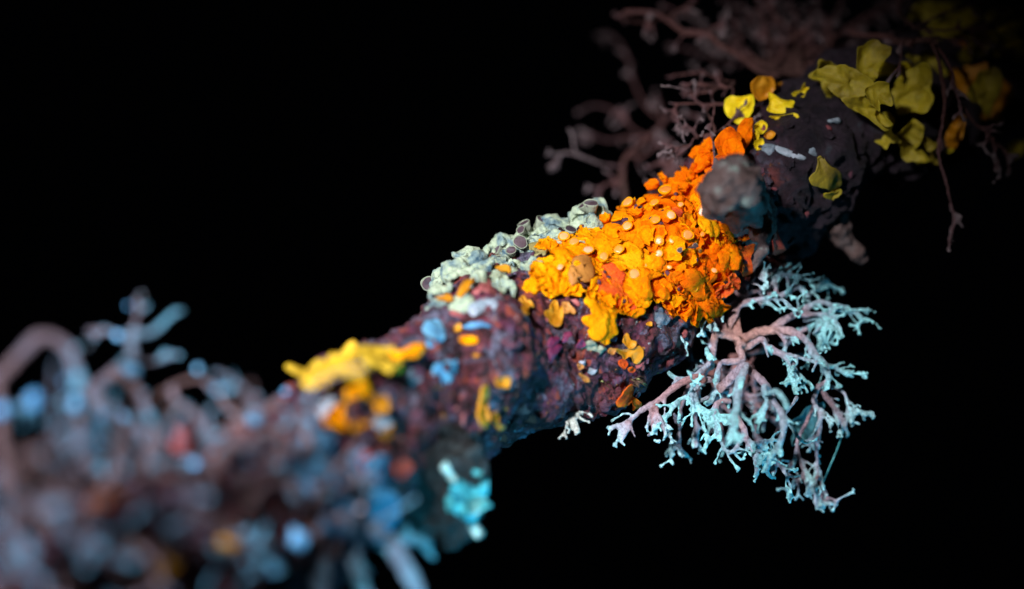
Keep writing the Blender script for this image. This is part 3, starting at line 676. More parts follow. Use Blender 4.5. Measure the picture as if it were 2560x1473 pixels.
def white_cup(x, y, r, nx, ny, nz, up, k, squash=1.0):
    loc, n = hit(x, y, -.1); q = P(x, y, loc.y - up * (.75 if ny < -.6 or ny == -.5 else .3)) + n * NSIGN * (.02 if ny < -.6 or ny == -.5 else -.02)
    cup(white, q, Vector((nx, ny, nz)).normalized(), r * PX, DEEP_RIM, DEEP_DISC, k, squash=squash)
def w3(a, b): return (980 + a / 3.64, 460 + b / 3.64)
for k, (a, b, r, nv, up) in enumerate([
    (1170, 570, 62, (.1, -.9, .35), .14), (1098, 640, 46, (-.1, -.75, .55), .12), (370, 940, 76, (-.25, -.85, .45), .14), (1820, 232, 66, (.0, -.5, .95), .22),
    (960, 690, 84, (-.1, -.32, .95), .12), (740, 690, 56, (-.5, -.35, .8), .10), (950, 590, 56, (-.75, -.35, .5), .10), (1345, 325, 66, (.45, -.35, .85), .12),
    (1200, 350, 60, (-.45, -.3, .85), .12), (1560, 420, 50, (-.1, -.35, .95), .12), (1625, 460, 56, (.3, -.5, .8), .10), (1690, 480, 50, (.2, -.4, .9), .09), (1190, 455, 44, (-.5, -.65, .5), .12), (800, 745, 40, (.2, -.6, .7), .09), (1740, 180, 50, (-.6, -.3, .7), .22)]):
    x, y = w3(a, b); white_cup(x, y, r / 3.64, *nv, up, k)
# the tall lobe that carries the top cup
for i, (a, b, s, h) in enumerate([(1800, 330, 28, .06), (1830, 280, 26, .10), (1880, 250, 22, .13), (1760, 260, 20, .13), (1850, 400, 26, .05), (1790, 430, 24, .05), (1920, 330, 22, .07)]):
    x, y = w3(a, b)
    link('lobe', surf_lobe(rw, x, y, s * .9, px_dir(0, -1), nl=5, h0=h, thick=.06, lift=-.03, dome=.02, rough=.06, fr=9, seed=800 + i, n=36, guess=-.05), M['white'], white)
flat_lichen('small khaki star-shaped lichen with one ringed cup between the grey and orange lichens', [c3([(1285, 650), (1310, 630), (1360, 610), (1410, 600), (1430, 650), (1460, 670), (1435, 700), (1420, 750), (1380, 735), (1340, 745), (1330, 700), (1290, 690)])], 'khaki', h0=.08, name='khaki_lichen', dome=0)
flat_lichen('yellow-tan lobes trailing below the grey-green lichen', [c3([(440, 1100), (500, 1080), (560, 1070), (590, 1090), (560, 1130), (480, 1130)]), c3([(680, 970), (740, 950), (750, 990), (720, 1030), (660, 1080), (620, 1070), (650, 1030)]), c3([(920, 850), (1000, 850), (1040, 870), (1020, 890), (950, 880)])], 'ochre', h0=.05, name='ochre_lichen')

# ------------------------------------------------------------------ yellow lichen at the near bend
yel = thing('yellow_lichen', 'yellow antler-lobed lichen sticking up at the near bend of the twig', 'lichen', hit(900, 940)[0])
c8 = lambda pts: tr(700, 780, 4.045, pts)
for i, (pts, d, tl, m) in enumerate([
    (c8([(60, 570), (110, 530), (200, 560), (300, 600), (400, 640), (360, 730), (290, 770), (220, 690), (120, 630)]), -1.75, (.3, .2), 'yellow'),
    (c8([(300, 590), (350, 520), (430, 495), (460, 560), (430, 640), (360, 650)]), -1.70, (.1, .4), 'yellow'),
    (c8([(630, 460), (660, 370), (740, 310), (800, 350), (820, 440), (800, 540), (700, 560)]), -1.6, (.1, .3), 'yellow'),
    (c8([(800, 370), (900, 380), (1020, 360), (1100, 300), (1130, 340), (1100, 420), (980, 440), (860, 440)]), -1.55, (.2, .3), 'yellow'),
    (c8([(1130, 420), (1250, 380), (1380, 320), (1470, 340), (1450, 420), (1390, 470), (1250, 480), (1160, 490)]), -1.85, (.3, .2), 'gold')]):
    link('lobe', free_sheet(pts, d, h0=0, thick=.022, lift=.0, dome=.02, rough=.05, fr=5, seed=820 + i, tilt=tl, n=60, ruffle=.12), M[m], yel)
for i, (pts, m) in enumerate([
    (c8([(300, 880), (380, 740), (500, 640), (640, 560), (760, 560), (760, 720), (700, 820), (560, 850), (420, 880), (350, 920)]), 'yellow'),
    (c8([(740, 560), (860, 480), (1000, 470), (1110, 470), (1140, 580), (1200, 680), (1120, 760), (1000, 780), (900, 740), (780, 700)]), 'yellow'),
    (c8([(300, 900), (420, 780), (460, 880), (380, 940)]), 'yellow')]):
    link('lobe', traced(pts, h0=.11, thick=.03, lift=.03, dome=.01, rough=.05, fr=5, seed=830 + i, n=80, ruffle=.22), M[m], yel)
amb = thing('amber_lichen', 'amber blurred lobes below the yellow antler lichen', 'lichen', hit(850, 1040)[0])
for i, pts in enumerate([c8([(620, 920), (740, 850), (790, 900), (880, 880), (820, 960), (660, 1000)]), c8([(480, 1080), (560, 1020), (640, 1040), (600, 1200), (540, 1280), (440, 1270), (360, 1250)]), c8([(640, 1240), (720, 1180), (790, 1170), (740, 1230), (660, 1290)]), c8([(820, 1020), (900, 940), (1000, 960), (960, 1080), (880, 1120)]), c8([(900, 1330), (960, 1260), (1050, 1210), (1040, 1300), (980, 1360)])]):
    link('lobe', traced(pts, h0=.075, thick=.02, lift=.03, dome=.0, rough=.04, fr=6, seed=850 + i, n=52, ruffle=.45), M['gold' if i in (0, 1) else 'ochre'], amb)
amb2 = thing('amber_lichen', 'amber lobes on the shaded underside right of the near bend', 'lichen', hit(1190, 1000)[0])
for i, pts in enumerate([c8([(1880, 1000), (1920, 820), (2050, 840), (2000, 960), (1980, 1100), (1920, 1110)]), c8([(2060, 1000), (2120, 940), (2130, 1060), (2160, 1110), (2110, 1150), (2080, 1080)]), c8([(2100, 700), (2160, 660), (2220, 720), (2180, 780), (2110, 770)])]):
    link('lobe', traced(pts, h0=.075, thick=.02, lift=.03, dome=.0, rough=.04, fr=6, seed=860 + i, n=52, ruffle=.45), M['ochre'], amb2)
for lab, pts, m in [('tiny amber fleck right of the blue crust at the near bend', c8([(1810, 290), (1860, 265), (1960, 280), (1970, 330), (1880, 350), (1820, 330)]), 'gold'), ('tiny ochre fleck above the amber fleck', c8([(1760, 190), (1820, 150), (1840, 200), (1790, 230)]), 'ochre'), ('tiny ochre fleck below the amber fleck', c8([(1920, 450), (1960, 430), (1990, 460), (1950, 480)]), 'ochre')]:
    flat_lichen(lab, [pts], m, h0=.03, ruffle=.45, dome=0)
for lab, pts in [('pale blue crust square above the near bend', c8([(1440, 180), (1480, 100), (1640, 90), (1670, 180), (1640, 300), (1560, 340), (1470, 300)])),
                 ('pale blue crust patch in the middle of the near bend', c8([(1540, 540), (1640, 500), (1760, 500), (1770, 650), (1680, 740), (1570, 720)])),
                 ('faint blue crust patch beside the yellow lichen', c8([(1260, 640), (1340, 560), (1440, 600), (1430, 700), (1330, 740)])),
                 ('thin blue crust streak above the near bend', c8([(1840, 150), (1960, 130), (2150, 150), (2100, 175), (1940, 175)])),
                 ('lavender crust patch under the amber lobes', c8([(940, 1120), (1020, 1040), (1110, 1100), (1080, 1200), (980, 1200)])),
                 ('violet-blue crust patch under the yellow lichen', c8([(380, 960), (480, 890), (600, 900), (520, 1000), (420, 1080)]))]:
    flat_lichen(lab, [pts], 'blue' if 'blue crust' in lab and 'violet' not in lab and 'faint' not in lab else 'slate', h0=.015, lift=0, dome=.02, rough=.03, name='blue_crust_haze', ruffle=.22)
flat_lichen('teal-grey crust over the swelling of the bark', [c3([(700, 1150), (800, 1060), (950, 1040), (1020, 1100), (980, 1180), (850, 1170), (760, 1230)])], 'slate', h0=.01, lift=0, rough=.05, name='slate_crust')
flat_lichen('large pale blue crust patch below the amber lobes', [tr(540, 820, 2.23, [(370, 780), (450, 690), (600, 700), (680, 820), (660, 960), (560, 1000), (440, 880)])], 'blue', h0=.07, lift=0, rough=.03, name='blue_crust_haze', ruffle=.22)
for lab, x, y, r in [('painted blue haze between the amber lobes and the large blue patch', 780, 1130, 44), ('painted blue-grey haze left of the dark red lobes', 905, 1175, 40), ('painted blue haze below the dark red lobes', 940, 1265, 44), ('painted pale blue haze low on the near twig above the straps', 830, 1290, 50)]:
    rb = random.Random(x); flat_lichen(lab, [[(x + math.cos(k * .6283) * r * rb.uniform(.7, 1.3), y + math.sin(k * .6283) * r * rb.uniform(.7, 1.3)) for k in range(10)]], 'blue', h0=.07, lift=0, dome=.02, rough=.04, ruffle=.25, name='blue_crust_haze')  # blue haze over the near bark, painted as flat patches
flat_lichen('dark red lobes beside the broken stub', [tr(540, 820, 2.23, [(760, 780), (840, 710), (900, 750), (900, 830), (820, 860)]), tr(540, 820, 2.23, [(930, 790), (1000, 740), (1050, 790), (980, 840)])], 'coral', h0=.05, name='coral_lichen')
# pale crust on the broken stub, cyan light painted into its colour
def bvh_of(o): return BVHTree.FromPolygons([vv.co for vv in o.data.vertices], [tuple(p.vertices) for p in o.data.polygons])
_main = SURF
SURF = bvh_of([o for o in twig.children if o.name.startswith('broken_stub')][0])
_l, _n = hit(1130, 1230, -1.6); _keep = NSIGN; NSIGN = 1 if _n.y < 0 else -1
cr = thing('pale_crust', 'pale crust on the broken stub with bright cyan light painted in', 'crust', _l)
link('lobe', traced([(1128, 1215), (1148, 1200), (1172, 1206), (1192, 1214), (1203, 1240), (1200, 1268), (1184, 1286), (1160, 1298), (1138, 1288), (1116, 1272), (1118, 1240)], centre=(1158, 1248), RHO=RHOF, h0=.035, thick=.04, lift=-.03, dome=.02, rough=.08, fr=9, seed=900, n=110, ruffle=.25), M['cyan'], cr)
for i, (x, y, s_) in enumerate([(1158, 1252, 18), (1165, 1274, 12), (1110, 1168, 14), (1120, 1186, 9), (1188, 1180, 8), (1172, 1310, 9)]):
    link('lobe', surf_lobe(rng, x, y, s_, px_dir(1, 1), h0=.06, thick=.03, lift=-.03, dome=.02, rough=.04, fr=9, seed=900 + i, n=44, guess=-1.6, ruffle=.18, notch=.15), M['cyan'], cr)
SURF = _main; NSIGN = _keep

# ------------------------------------------------------------------ the large shrubby tuft hanging at the right
hero = thing('shrubby_lichen', 'large pink-grey branching tuft with cyan-white tips hanging below the twig', 'lichen', P(1845, 870, 0))
T = Tuft(21, .34, 1.0); T.wide = .76; T.dense = 3.0
a1 = lambda p: tr(1500, 640, 4.55, p)
a2 = lambda p: tr(1800, 640, 4.55, p)
a3 = lambda p: tr(1500, 900, 4.55, p)
a4 = lambda p: tr(1800, 900, 3.83, p)
def limb(mat, *specs):
    for sp in specs:
        pts, w0, w1, d0, d1 = sp[:5]; kw = sp[5] if len(sp) > 5 else {}
        T.trace(pts, w0, w1, d0, d1, **kw)
    T.build('branch', hero, M[mat])
hub = (1850, 865)
limb('tuft', ([(1800, 690, .12), (1830, 780, .02), hub + (0,), (1858, 885, 0)], 46, 40, 0, 0, dict(t0=0, t1=.1, spurs=0, tips=0)),
     (a1([(1590, 1000), (1460, 850), (1540, 650), (1600, 560), (1790, 500)]) + a2([(500, 480), (600, 470), (700, 490), (800, 610)]), 34, 12, 0, -.1, dict(t0=.05, t1=.8)),
     (a2([(600, 440), (760, 430), (870, 380), (950, 420), (1010, 500), (1000, 590)]), 24, 18, 0, .1, dict(t0=.5, t1=.7, tips=0)),
     (a2([(560, 400), (640, 430), (650, 270), (720, 210), (850, 230), (960, 290), (1050, 290)]), 20, 9, .0, .15, dict(t0=.4, t1=.95)),
     (a2([(560, 380), (660, 230), (760, 120)]), 14, 8, 0, .1, dict(t0=.5, t1=.9)),
     (a2([(780, 240), (800, 330), (780, 420)]), 9, 8, .1, .0, dict(t0=.6, t1=.7, tips=0, spurs=1)))
limb('tuft_warm', (a1([(1460, 850), (1260, 660), (1200, 620), (1100, 590), (1000, 570)]), 26, 10, 0, -.15, dict(t0=.1, t1=.75, tips=3)),
     (a1([(1600, 520), (1450, 560), (1280, 580), (1150, 570)]), 22, 14, .0, -.1, dict(t0=.3, t1=.5, tips=1)),
     (a1([(1270, 670), (1200, 740), (1130, 810)]), 12, 8, -.1, -.2, dict(t0=.4, t1=.8)),
     (a1([(1180, 630), (1060, 680), (1030, 760)]), 10, 8, -.1, -.15, dict(t0=.5, t1=.8, tips=1)))
limb('tuft_warm', (a1([(1560, 960), (1400, 880), (1250, 830), (1100, 800), (950, 790), (800, 800), (700, 860), (650, 920), (600, 1000)]), 26, 9, 0, -.25, dict(t0=.1, t1=.75, spurs=1, tips=2)),
     (a1([(710, 870), (715, 950), (700, 1040)]), 10, 8, -.2, -.25, dict(t0=.4, t1=.9, spurs=1)),
     (a1([(690, 860), (600, 850), (530, 860)]), 8, 6, -.2, -.25, dict(t0=.4, t1=.7, spurs=0, tips=1)),
     (a1([(920, 810), (905, 870), (940, 940)]), 8, 7, -.2, -.3, dict(t0=.4, t1=.95, spurs=2)))
limb('tuft', (a1([(1560, 960), (1400, 900), (1320, 900), (1300, 1000), (1290, 1150), (1230, 1230), (1150, 1320), (1050, 1390), (900, 1390), (790, 1295)]), 30, 14, -.05, -.25, dict(t0=.05, t1=.9, spurs=0, tips=0)),
     (a1([(900, 1400), (860, 1430), (830, 1455)]), 14, 10, -.25, -.25, dict(t0=.5, t1=.7, spurs=0, tips=0)),
     (a1([(1290, 1020), (1200, 1050), (1185, 1110)]), 12, 8, -.1, -.2, dict(t0=.4, t1=1, spurs=1)),
     (a1([(1290, 1160), (1200, 1200), (1100, 1200), (1050, 1160)]), 12, 8, .1, .3, dict(t0=.1, t1=.3)))
limb('tuft', (a2([(220, 1000), (350, 920), (450, 860), (600, 810), (750, 720), (900, 650), (1000, 590), (1100, 540), (1200, 520), (1300, 560), (1430, 590)]), 40, 14, 0, .1, dict(t0=.05, t1=.85, spurs=1)),
     (a2([(1280, 570), (1380, 640), (1500, 650), (1590, 720), (1550, 810)]), 18, 9, .1, .15, dict(t0=.6, t1=1, spurs=2, tips=3)),
     (a2([(900, 680), (1050, 680), (1150, 670), (1280, 650), (1340, 610)]), 20, 14, .05, .1, dict(t0=.4, t1=.7, tips=0)),
     (a2([(1180, 680), (1320, 760), (1390, 870)]), 14, 9, .05, 0, dict(t0=.6, t1=.95)),
     (a2([(1150, 690), (1230, 800), (1290, 860)]), 14, 9, .05, -.05, dict(t0=.6, t1=1)),
     (a2([(1120, 690), (1200, 790), (1210, 880)]), 10, 8, .05, 0, dict(t0=.6, t1=1)),
     (a2([(1000, 580), (1000, 500), (1030, 430), (1120, 330), (1200, 270), (1280, 340), (1380, 390)]), 16, 12, .1, .3, dict(t0=.6, t1=1, tips=3)))
limb('tuft', (a2([(450, 850), (620, 830), (750, 850), (870, 900), (1000, 960), (1080, 1040), (1140, 1130), (1210, 1210), (1240, 1330), (1245, 1430)]), 34, 16, .0, -.1, dict(t0=.15, t1=.9, spurs=4)),
     (a2([(1220, 1220), (1300, 1250), (1400, 1340), (1440, 1385)]), 16, 9, -.05, 0, dict(t0=.7, t1=1)),
     (a2([(1050, 900), (1100, 870), (1150, 940), (1170, 1010)]), 12, 8, .1, .15, dict(t0=.6, t1=1, spurs=4)),
     (a2([(1010, 800), (960, 850), (820, 980), (740, 1020)]), 14, 10, .15, .2, dict(t0=.4, t1=.6)),
     (a2([(640, 860), (700, 960), (720, 1080)]), 14, 10, -.05, -.1, dict(t0=.2, t1=.6, tips=1)),
     (a2([(950, 760), (1100, 720), (1100, 800), (1150, 870)]), 14, 9, .1, .1, dict(t0=.5, t1=1, spurs=4)))
limb('tuft', (a2([(300, 1050), (400, 1000), (480, 960), (530, 1050), (650, 1100), (800, 1120), (950, 1150), (1110, 1200)]), 26, 12, -.1, -.2, dict(t0=.2, t1=.8, spurs=1, tips=1)),
     (a2([(560, 1070), (700, 1140), (780, 1200), (800, 1300), (800, 1400), (820, 1460)]), 28, 9, -.15, -.25, dict(t0=.4, t1=1, spurs=1)),
     (a2([(780, 1170), (860, 1280), (960, 1370), (970, 1450)]), 18, 9, -.15, -.2, dict(t0=.5, t1=1, spurs=2)),
     (a2([(850, 1280), (860, 1360), (850, 1440)]), 12, 9, -.2, -.25, dict(t0=.6, t1=1)),
     (a2([(890, 1140), (890, 1210), (870, 1260)]), 10, 8, -.2, -.25, dict(t0=.6, t1=1, spurs=0)),
     (a2([(1110, 1200), (1080, 1260), (1055, 1320)]), 12, 9, -.2, -.22, dict(t0=.6, t1=.8, spurs=0, tips=0)),
     (a2([(510, 1040), (520, 1120), (545, 1180)]), 14, 8, -.15, -.2, dict(t0=.4, t1=.7, spurs=0, tips=0)))
limb('tuft', (a1([(1600, 1030), (1640, 1170), (1500, 1190), (1370, 1220), (1345, 1330), (1330, 1450)]) + a3([(1340, 280), (1290, 400), (1270, 470), (1210, 495)]), 30, 12, -.15, -.35, dict(t0=.2, t1=.85, spurs=1)),
     (a3([(1290, 1030 - 1000 + 60), (1250, 100), (1160, 170), (1100, 230)]), 16, 14, -.1, -.1, dict(t0=.1, t1=.3, tips=0)))
limb('tuft', (a3([(1660, 50), (1610, 200), (1560, 400), (1555, 600), (1560, 720)]), 38, 26, -.5, -.95, dict(t0=.35, t1=.9, spurs=2)),
     (a3([(1600, 600), (1640, 660), (1690, 700)]), 12, 10, -.8, -.85, dict(t0=.7, t1=1, spurs=0, tips=1)),
     (a3([(1530, 700), (1550, 800), (1540, 860)]), 14, 10, -.9, -.95, dict(t0=.8, t1=1)))
limb('tuft', (a4([(250, 50), (300, 100), (420, 250), (520, 380), (580, 500), (600, 620), (600, 750), (560, 880), (500, 930), (480, 1020), (470, 1100), (510, 1150)]), 34, 10, -.35, -.35, dict(t0=.3, t1=.95, spurs=2, arch=.4)),
     (a4([(420, 250), (460, 400), (430, 480), (420, 560)]), 26, 10, -.7, -.7, dict(t0=.5, t1=.95, spurs=2)),
     (a4([(610, 560), (700, 680), (800, 780), (870, 780)]), 14, 9, -.4, -.35, dict(t0=.6, t1=.9, spurs=0)),
     (a4([(540, 950), (590, 1040), (630, 1150), (655, 1270)]), 22, 6, -.3, -.3, dict(t0=.4, t1=.8, tips=0)),
     (a4([(560, 330), (640, 420), (640, 460)]), 22, 20, -.9, -1.0, dict(t0=.8, t1=.9, tips=0, spurs=0)))
limb('tuft', (a3([(1200, 250), (1100, 330), (1050, 400), (900, 450), (830, 490), (740, 490)]), 26, 9, -.3, -.45, dict(t0=.5, t1=1, spurs=1)),
     (a3([(870, 480), (780, 600), (735, 670)]), 18, 9, -.42, -.45, dict(t0=.7, t1=1, spurs=2)),
     (a3([(1040, 370), (1030, 300), (1090, 195)]), 18, 10, -.4, -.5, dict(t0=.6, t1=1, spurs=1)),
     (a3([(1050, 400), (1100, 550), (1180, 620), (1220, 750), (1215, 850)]), 34, 9, -.4, -.4, dict(t0=.7, t1=1, spurs=1)),
     (a3([(1060, 500), (1030, 600), (1010, 680)]), 16, 9, -.4, -.45, dict(t0=.8, t1=1, spurs=2)),
     (a3([(1180, 600), (1300, 600), (1400, 670)]), 26, 10, -.4, -.4, dict(t0=.7, t1=1, spurs=1, tips=2)),
     (a3([(1270, 630), (1290, 700), (1310, 820), (1240, 950)]), 20, 10, -.4, -.4, dict(t0=.7, t1=1, spurs=2)),
     (a3([(1310, 800), (1400, 930), (1450, 1010), (1530, 1010), (1570, 960), (1620, 880)]), 14, 14, -.4, -.45, dict(t0=.8, t1=.6, spurs=1, tips=0)),
     (a3([(1540, 1000), (1600, 1100), (1660, 1090)]), 12, 8, -.42, -.4, dict(t0=.7, t1=1, spurs=0, tips=0)),
     (a3([(1300, 600), (1330, 500), (1420, 450), (1500, 460)]), 24, 18, -.4, -.3, dict(t0=.6, t1=.3, tips=0, spurs=0)),
     (a3([(1100, 500), (1250, 430), (1400, 360), (1480, 350)]), 16, 14, -.35, -.2, dict(t0=.7, t1=.3, tips=0)))
limb('tuft_warm', (a3([(1150, 200), (1000, 240), (850, 300), (700, 430), (600, 500), (450, 580), (350, 660), (250, 720), (150, 735)]), 30, 13, -.35, -.5, dict(t0=.0, t1=.8, spurs=1)),
     (a3([(330, 700), (290, 820), (245, 920), (290, 970)]), 24, 8, -.49, -.49, dict(t0=.4, t1=1, spurs=0, tips=0)),
     (a3([(270, 740), (240, 830), (215, 920)]), 10, 7, -.49, -.49, dict(t0=.6, t1=1, spurs=0, tips=0)),
     (a3([(350, 740), (380, 830), (410, 870)]), 12, 6, -.49, -.49, dict(t0=.4, t1=.7, spurs=0, tips=0)),
     (a3([(640, 520), (650, 600), (690, 700), (740, 800), (820, 910)]), 26, 9, -.42, -.45, dict(t0=.2, t1=.9, spurs=3)),
     (a3([(600, 540), (580, 640), (590, 740)]), 16, 12, -.42, -.42, dict(t0=.1, t1=.4, spurs=1, tips=1)))
limb('tuft_warm', (a3([(1000, 350), (900, 560), (910, 700), (900, 850), (920, 960), (960, 1080)]), 18, 7, .0, -.05, dict(t0=.3, t1=.85, spurs=1, tips=0)),
     (a3([(890, 840), (850, 940), (820, 985)]), 12, 7, -.02, -.05, dict(t0=.6, t1=1, spurs=1)),
     (a3([(880, 850), (890, 960), (905, 1000)]), 10, 7, -.02, -.05, dict(t0=.6, t1=1, spurs=1)),
     (a3([(840, 590), (880, 700), (885, 800)]), 10, 8, -.1, -.05, dict(t0=.6, t1=.7, spurs=0, tips=0)))
limb('tuft_warm', (a3([(1120, 480), (1090, 620), (1110, 800), (1100, 920), (1090, 1000)]), 22, 12, -.1, -.1, dict(t0=.1, t1=.8, spurs=2, tips=0)),)
limb('tuft', (a3([(1560, 640), (1640, 780)]) + a4([(250, 720), (320, 830), (350, 950), (360, 1060)]), 26, 16, -.4, -.4, dict(t0=.3, t1=.7, spurs=5, tips=2)),
     (a4([(330, 790), (420, 850), (490, 930), (540, 950)]), 16, 14, -.4, -.32, dict(t0=.6, t1=.7, spurs=2, tips=0)),
     (a4([(380, 800), (460, 780), (540, 770)]), 14, 8, -.4, -.35, dict(t0=.6, t1=.9, spurs=2)),
     (a3([(1620, 880), (1640, 780)]), 14, 14, -.4, -.4, dict(t0=.6, t1=.5, spurs=0, tips=0)))
limb('tuft_warm', (a4([(960, 260), (1000, 330), (1080, 430), (1140, 540), (1190, 640)]), 26, 14, .0, .05, dict(t0=.3, t1=.6, spurs=3, tips=1)),
     (a4([(1060, 260), (1160, 290), (1220, 380), (1215, 500), (1200, 640)]), 12, 9, .0, .03, dict(t0=.7, t1=.8, spurs=1, tips=0)),
     (a4([(1240, 440), (1290, 490), (1350, 530)]), 10, 7, .0, .0, dict(t0=.8, t1=1, spurs=2)))
limb('tuft_warm', (a2([(1245, 1430), (1150, 1480)]) + a4([(930, 300), (890, 400), (920, 480), (950, 560), (950, 700), (940, 850), (930, 1000), (910, 1150), (910, 1280), (910, 1390)]), 20, 11, -.05, .0, dict(t0=.6, t1=.8, spurs=5, tips=1)),
     (a4([(940, 1110), (965, 1180), (970, 1300), (950, 1350)]), 16, 8, .05, .05, dict(t0=.3, t1=.5, spurs=3, tips=0)))
limb('tuft_warm', (a4([(900, 400), (820, 600), (760, 780), (760, 900), (770, 1000), (800, 1080), (740, 1140), (700, 1110)]), 18, 8, .0, .0, dict(t0=.4, t1=.6, spurs=4, tips=1)),
     (a4([(760, 930), (700, 980), (690, 1020)]), 10, 7, .0, -.05, dict(t0=.4, t1=.6, spurs=1)),
     (a4([(900, 780), (950, 770), (1010, 785)]), 10, 7, -.02, -.05, dict(t0=.6, t1=.9, spurs=1, tips=0)),
     (a4([(820, 1060), (850, 1130), (910, 1150)]), 10, 8, .0, .0, dict(t0=.6, t1=.8, spurs=2, tips=0)))
limb('tuft_warm', (a2([(240, 560), (280, 400), (320, 270), (340, 110)]), 24, 10, .05, .1, dict(t0=.2, t1=.6, spurs=2)),
     (a2([(310, 300), (430, 220), (500, 180)]), 14, 8, .05, .0, dict(t0=.3, t1=.7, spurs=2)),
     (a2([(300, 420), (420, 370), (540, 330), (600, 220), (640, 130)]), 16, 8, .1, .15, dict(t0=.3, t1=.6)),
     (a1([(1660, 500), (1500, 400), (1350, 400), (1230, 260), (1120, 140)]), 22, 8, .0, -.2, dict(t0=.3, t1=.5, spurs=1)),
     (a1([(1500, 420), (1500, 320), (1480, 180)]), 12, 8, .0, -.05, dict(t0=.4, t1=.7, spurs=1)),
     (a1([(1340, 400), (1360, 500), (1330, 540)]), 12, 9, -.1, -.1, dict(t0=.3, t1=.5, spurs=0)))
# inner, shaded branches behind the hub
rr = random.Random(8)
for i in range(9):
    a = rr.uniform(-.4, 3.5); L = rr.uniform(90, 200); x0, y0 = 1810 + rr.uniform(-60, 90), 900 + rr.uniform(-30, 60)
    pts = [(x0, y0, .15), (x0 + math.cos(a) * L * .5, y0 + math.sin(a) * L * .5 + 10, .3), (x0 + math.cos(a) * L, y0 + math.sin(a) * L + 30, .35 + rr.uniform(-.1, .3))]
    limb('tuft_warm', (pts, 18, 10, .15, .35, dict(t0=.0, t1=.35, spurs=3)))

# teal husk caught in the tuft, silk thread, loose crumb
husk = tag(link('web_husk', free_sheet(a4([(930, 390), (960, 460), (940, 560), (930, 700), (870, 760), (800, 780), (700, 820), (640, 780), (700, 640), (760, 520), (840, 440)]), .1, h0=0, thick=.01, lift=.04, dome=.0, rough=.10, fr=5, seed=950, n=60, tilt=(.6, .1)), tuft_mat('husk', [(0, (.03, .10, .11)), (.5, (.08, .3, .34)), (1, (.2, .6, .7))], .5, .9)), 'dark teal torn husk caught low in the hanging tuft', 'husk')
husk.data.attributes.new('t', 'FLOAT', 'POINT').data.foreach_set('value', [.35] * len(husk.data.vertices))
def strand(name, pts, r, mat, label, cat, parent=None):
    ring = [(Vector(q), r) for q in catmull([tuple(P(*p)) for p in pts], 6)]
    vv, ff = tube_skin(ring, 6, lambda *a: 0)
    o = link(name, mesh(vv, ff), M[mat], parent)
    if label: tag(o, label, cat)
    return o
strand('silk_thread', [(2110, 1068, .05), (2106, 1085, .05), (2092, 1125, .06), (2075, 1165, .05), (2058, 1205, .04)], .0032, 'silk', 'fine teal silk thread slanting from the right edge of the tuft', 'thread')
T2 = Tuft(77, .6); cm = thing('lichen_crumb', 'small loose grey crumb beside the lowest tip of the tuft', 'lichen', P(2085, 1250, 0))
T2.trace(a4([(1020, 1320), (1070, 1330), (1120, 1350), (1160, 1368)]), 10, 5, 0, 0, t0=.5, t1=.7, spurs=2, tips=0); T2.build('branch', cm, M['tuft_warm'])
T2 = Tuft(78, .7); cm = thing('lichen_sprig', 'tiny white branching sprig on a red stalk below the twig', 'lichen', P(1405, 1000, -.1))
T2.trace(c5b([(850, 1090), (900, 1140), (950, 1200), (985, 1250)]), 9, 13, -.5, -.55, t0=.0, t1=.6, spurs=0, tips=0)
for e in [(950, 1340), (1000, 1360), (1060, 1370), (1110, 1330), (1100, 1270)]:
    T2.trace(c5b([(985, 1250), ((985 + e[0]) / 2, (1250 + e[1]) / 2 - 5), e]), 9, 7, -.55, -.57, t0=.7, t1=1, spurs=1, tips=1)
T2.build('branch', cm, tuft_mat('red_stalk', [(0, (.25, .03, .02)), (.3, (.5, .08, .05)), (.5, (.5, .3, .25)), (.65, (.7, .8, .75)), (1, (.8, .9, .85))], .5, .2))
# mite-like specks on the orange lichen
pair = thing('ringed_specks', 'pair of tiny grey rings with a dark curved hair on the orange lichen', 'speck', hit(1705, 622)[0])
for x in (1280 + 1303 / 3.165, 1280 + 1368 / 3.165):
    loc, n = hit(x, 400 + 702 / 3.165); nn = (n * NSIGN + Vector((0, -1, 0))).normalized()
    cup(pair, loc + nn * .15, nn, 6.5 * PX, DEEP_RIM, DEEP_DISC, 1, name='ring')
q0 = hit(1715, 620)[0] + Vector((0, -.16, 0))
strand('hair', [(1720, 618, q0.y), (1735, 619, q0.y), (1746, 614, q0.y)], .006, 'blackhair', None, None, pair)

# ------------------------------------------------------------------ moss shoots
def moss(label, px, py, d, n, L, seed, aim):
    r2 = random.Random(seed); t = thing('moss_shoot', label, 'moss', P(px, py, d))
    for i in range(n):
        o = P(px, py, d) + Vector((r2.uniform(-.02, .02), r2.uniform(-.02, .02), r2.uniform(-.02, .02)))
        dr = (Vector(aim) + Vector((r2.uniform(-.6, .6), r2.uniform(-.8, .3), r2.uniform(-.6, .6)))).normalized(); sd = dr.orthogonal().normalized() * L * .08; up = dr.cross(sd).normalized() * L * .03
        l = L * r2.uniform(.6, 1.1); dp = Vector((0, 0, -.12 * l))
        V = [o - sd * .5, o + sd * .5, o + dr * l * .45 + sd + dp * .4, o + dr * l + dp, o + dr * l * .45 - sd + dp * .4, o + dr * l * .45 + up + dp * .4]
        link('leaf', mesh(V, [(0, 1, 5), (1, 2, 5), (2, 3, 5), (3, 4, 5), (4, 0, 5), (0, 4, 3, 2, 1)]), M['leaflet' if r2.random() < .08 else 'moss'], t)
moss('brown moss shoot at the right of the ochre double-lobed lichen', 1608, 905, -.35, 14, .10, 1, (.5, -.3, .1))
moss('brown moss shoot just above the rust forked lichen', 1575, 945, -.42, 20, .11, 2, (.8, -.4, -.1))
moss('dark moss shoot under the slate-pink crust', 1490, 945, -.5, 16, .12, 3, (.4, -.5, -.2))
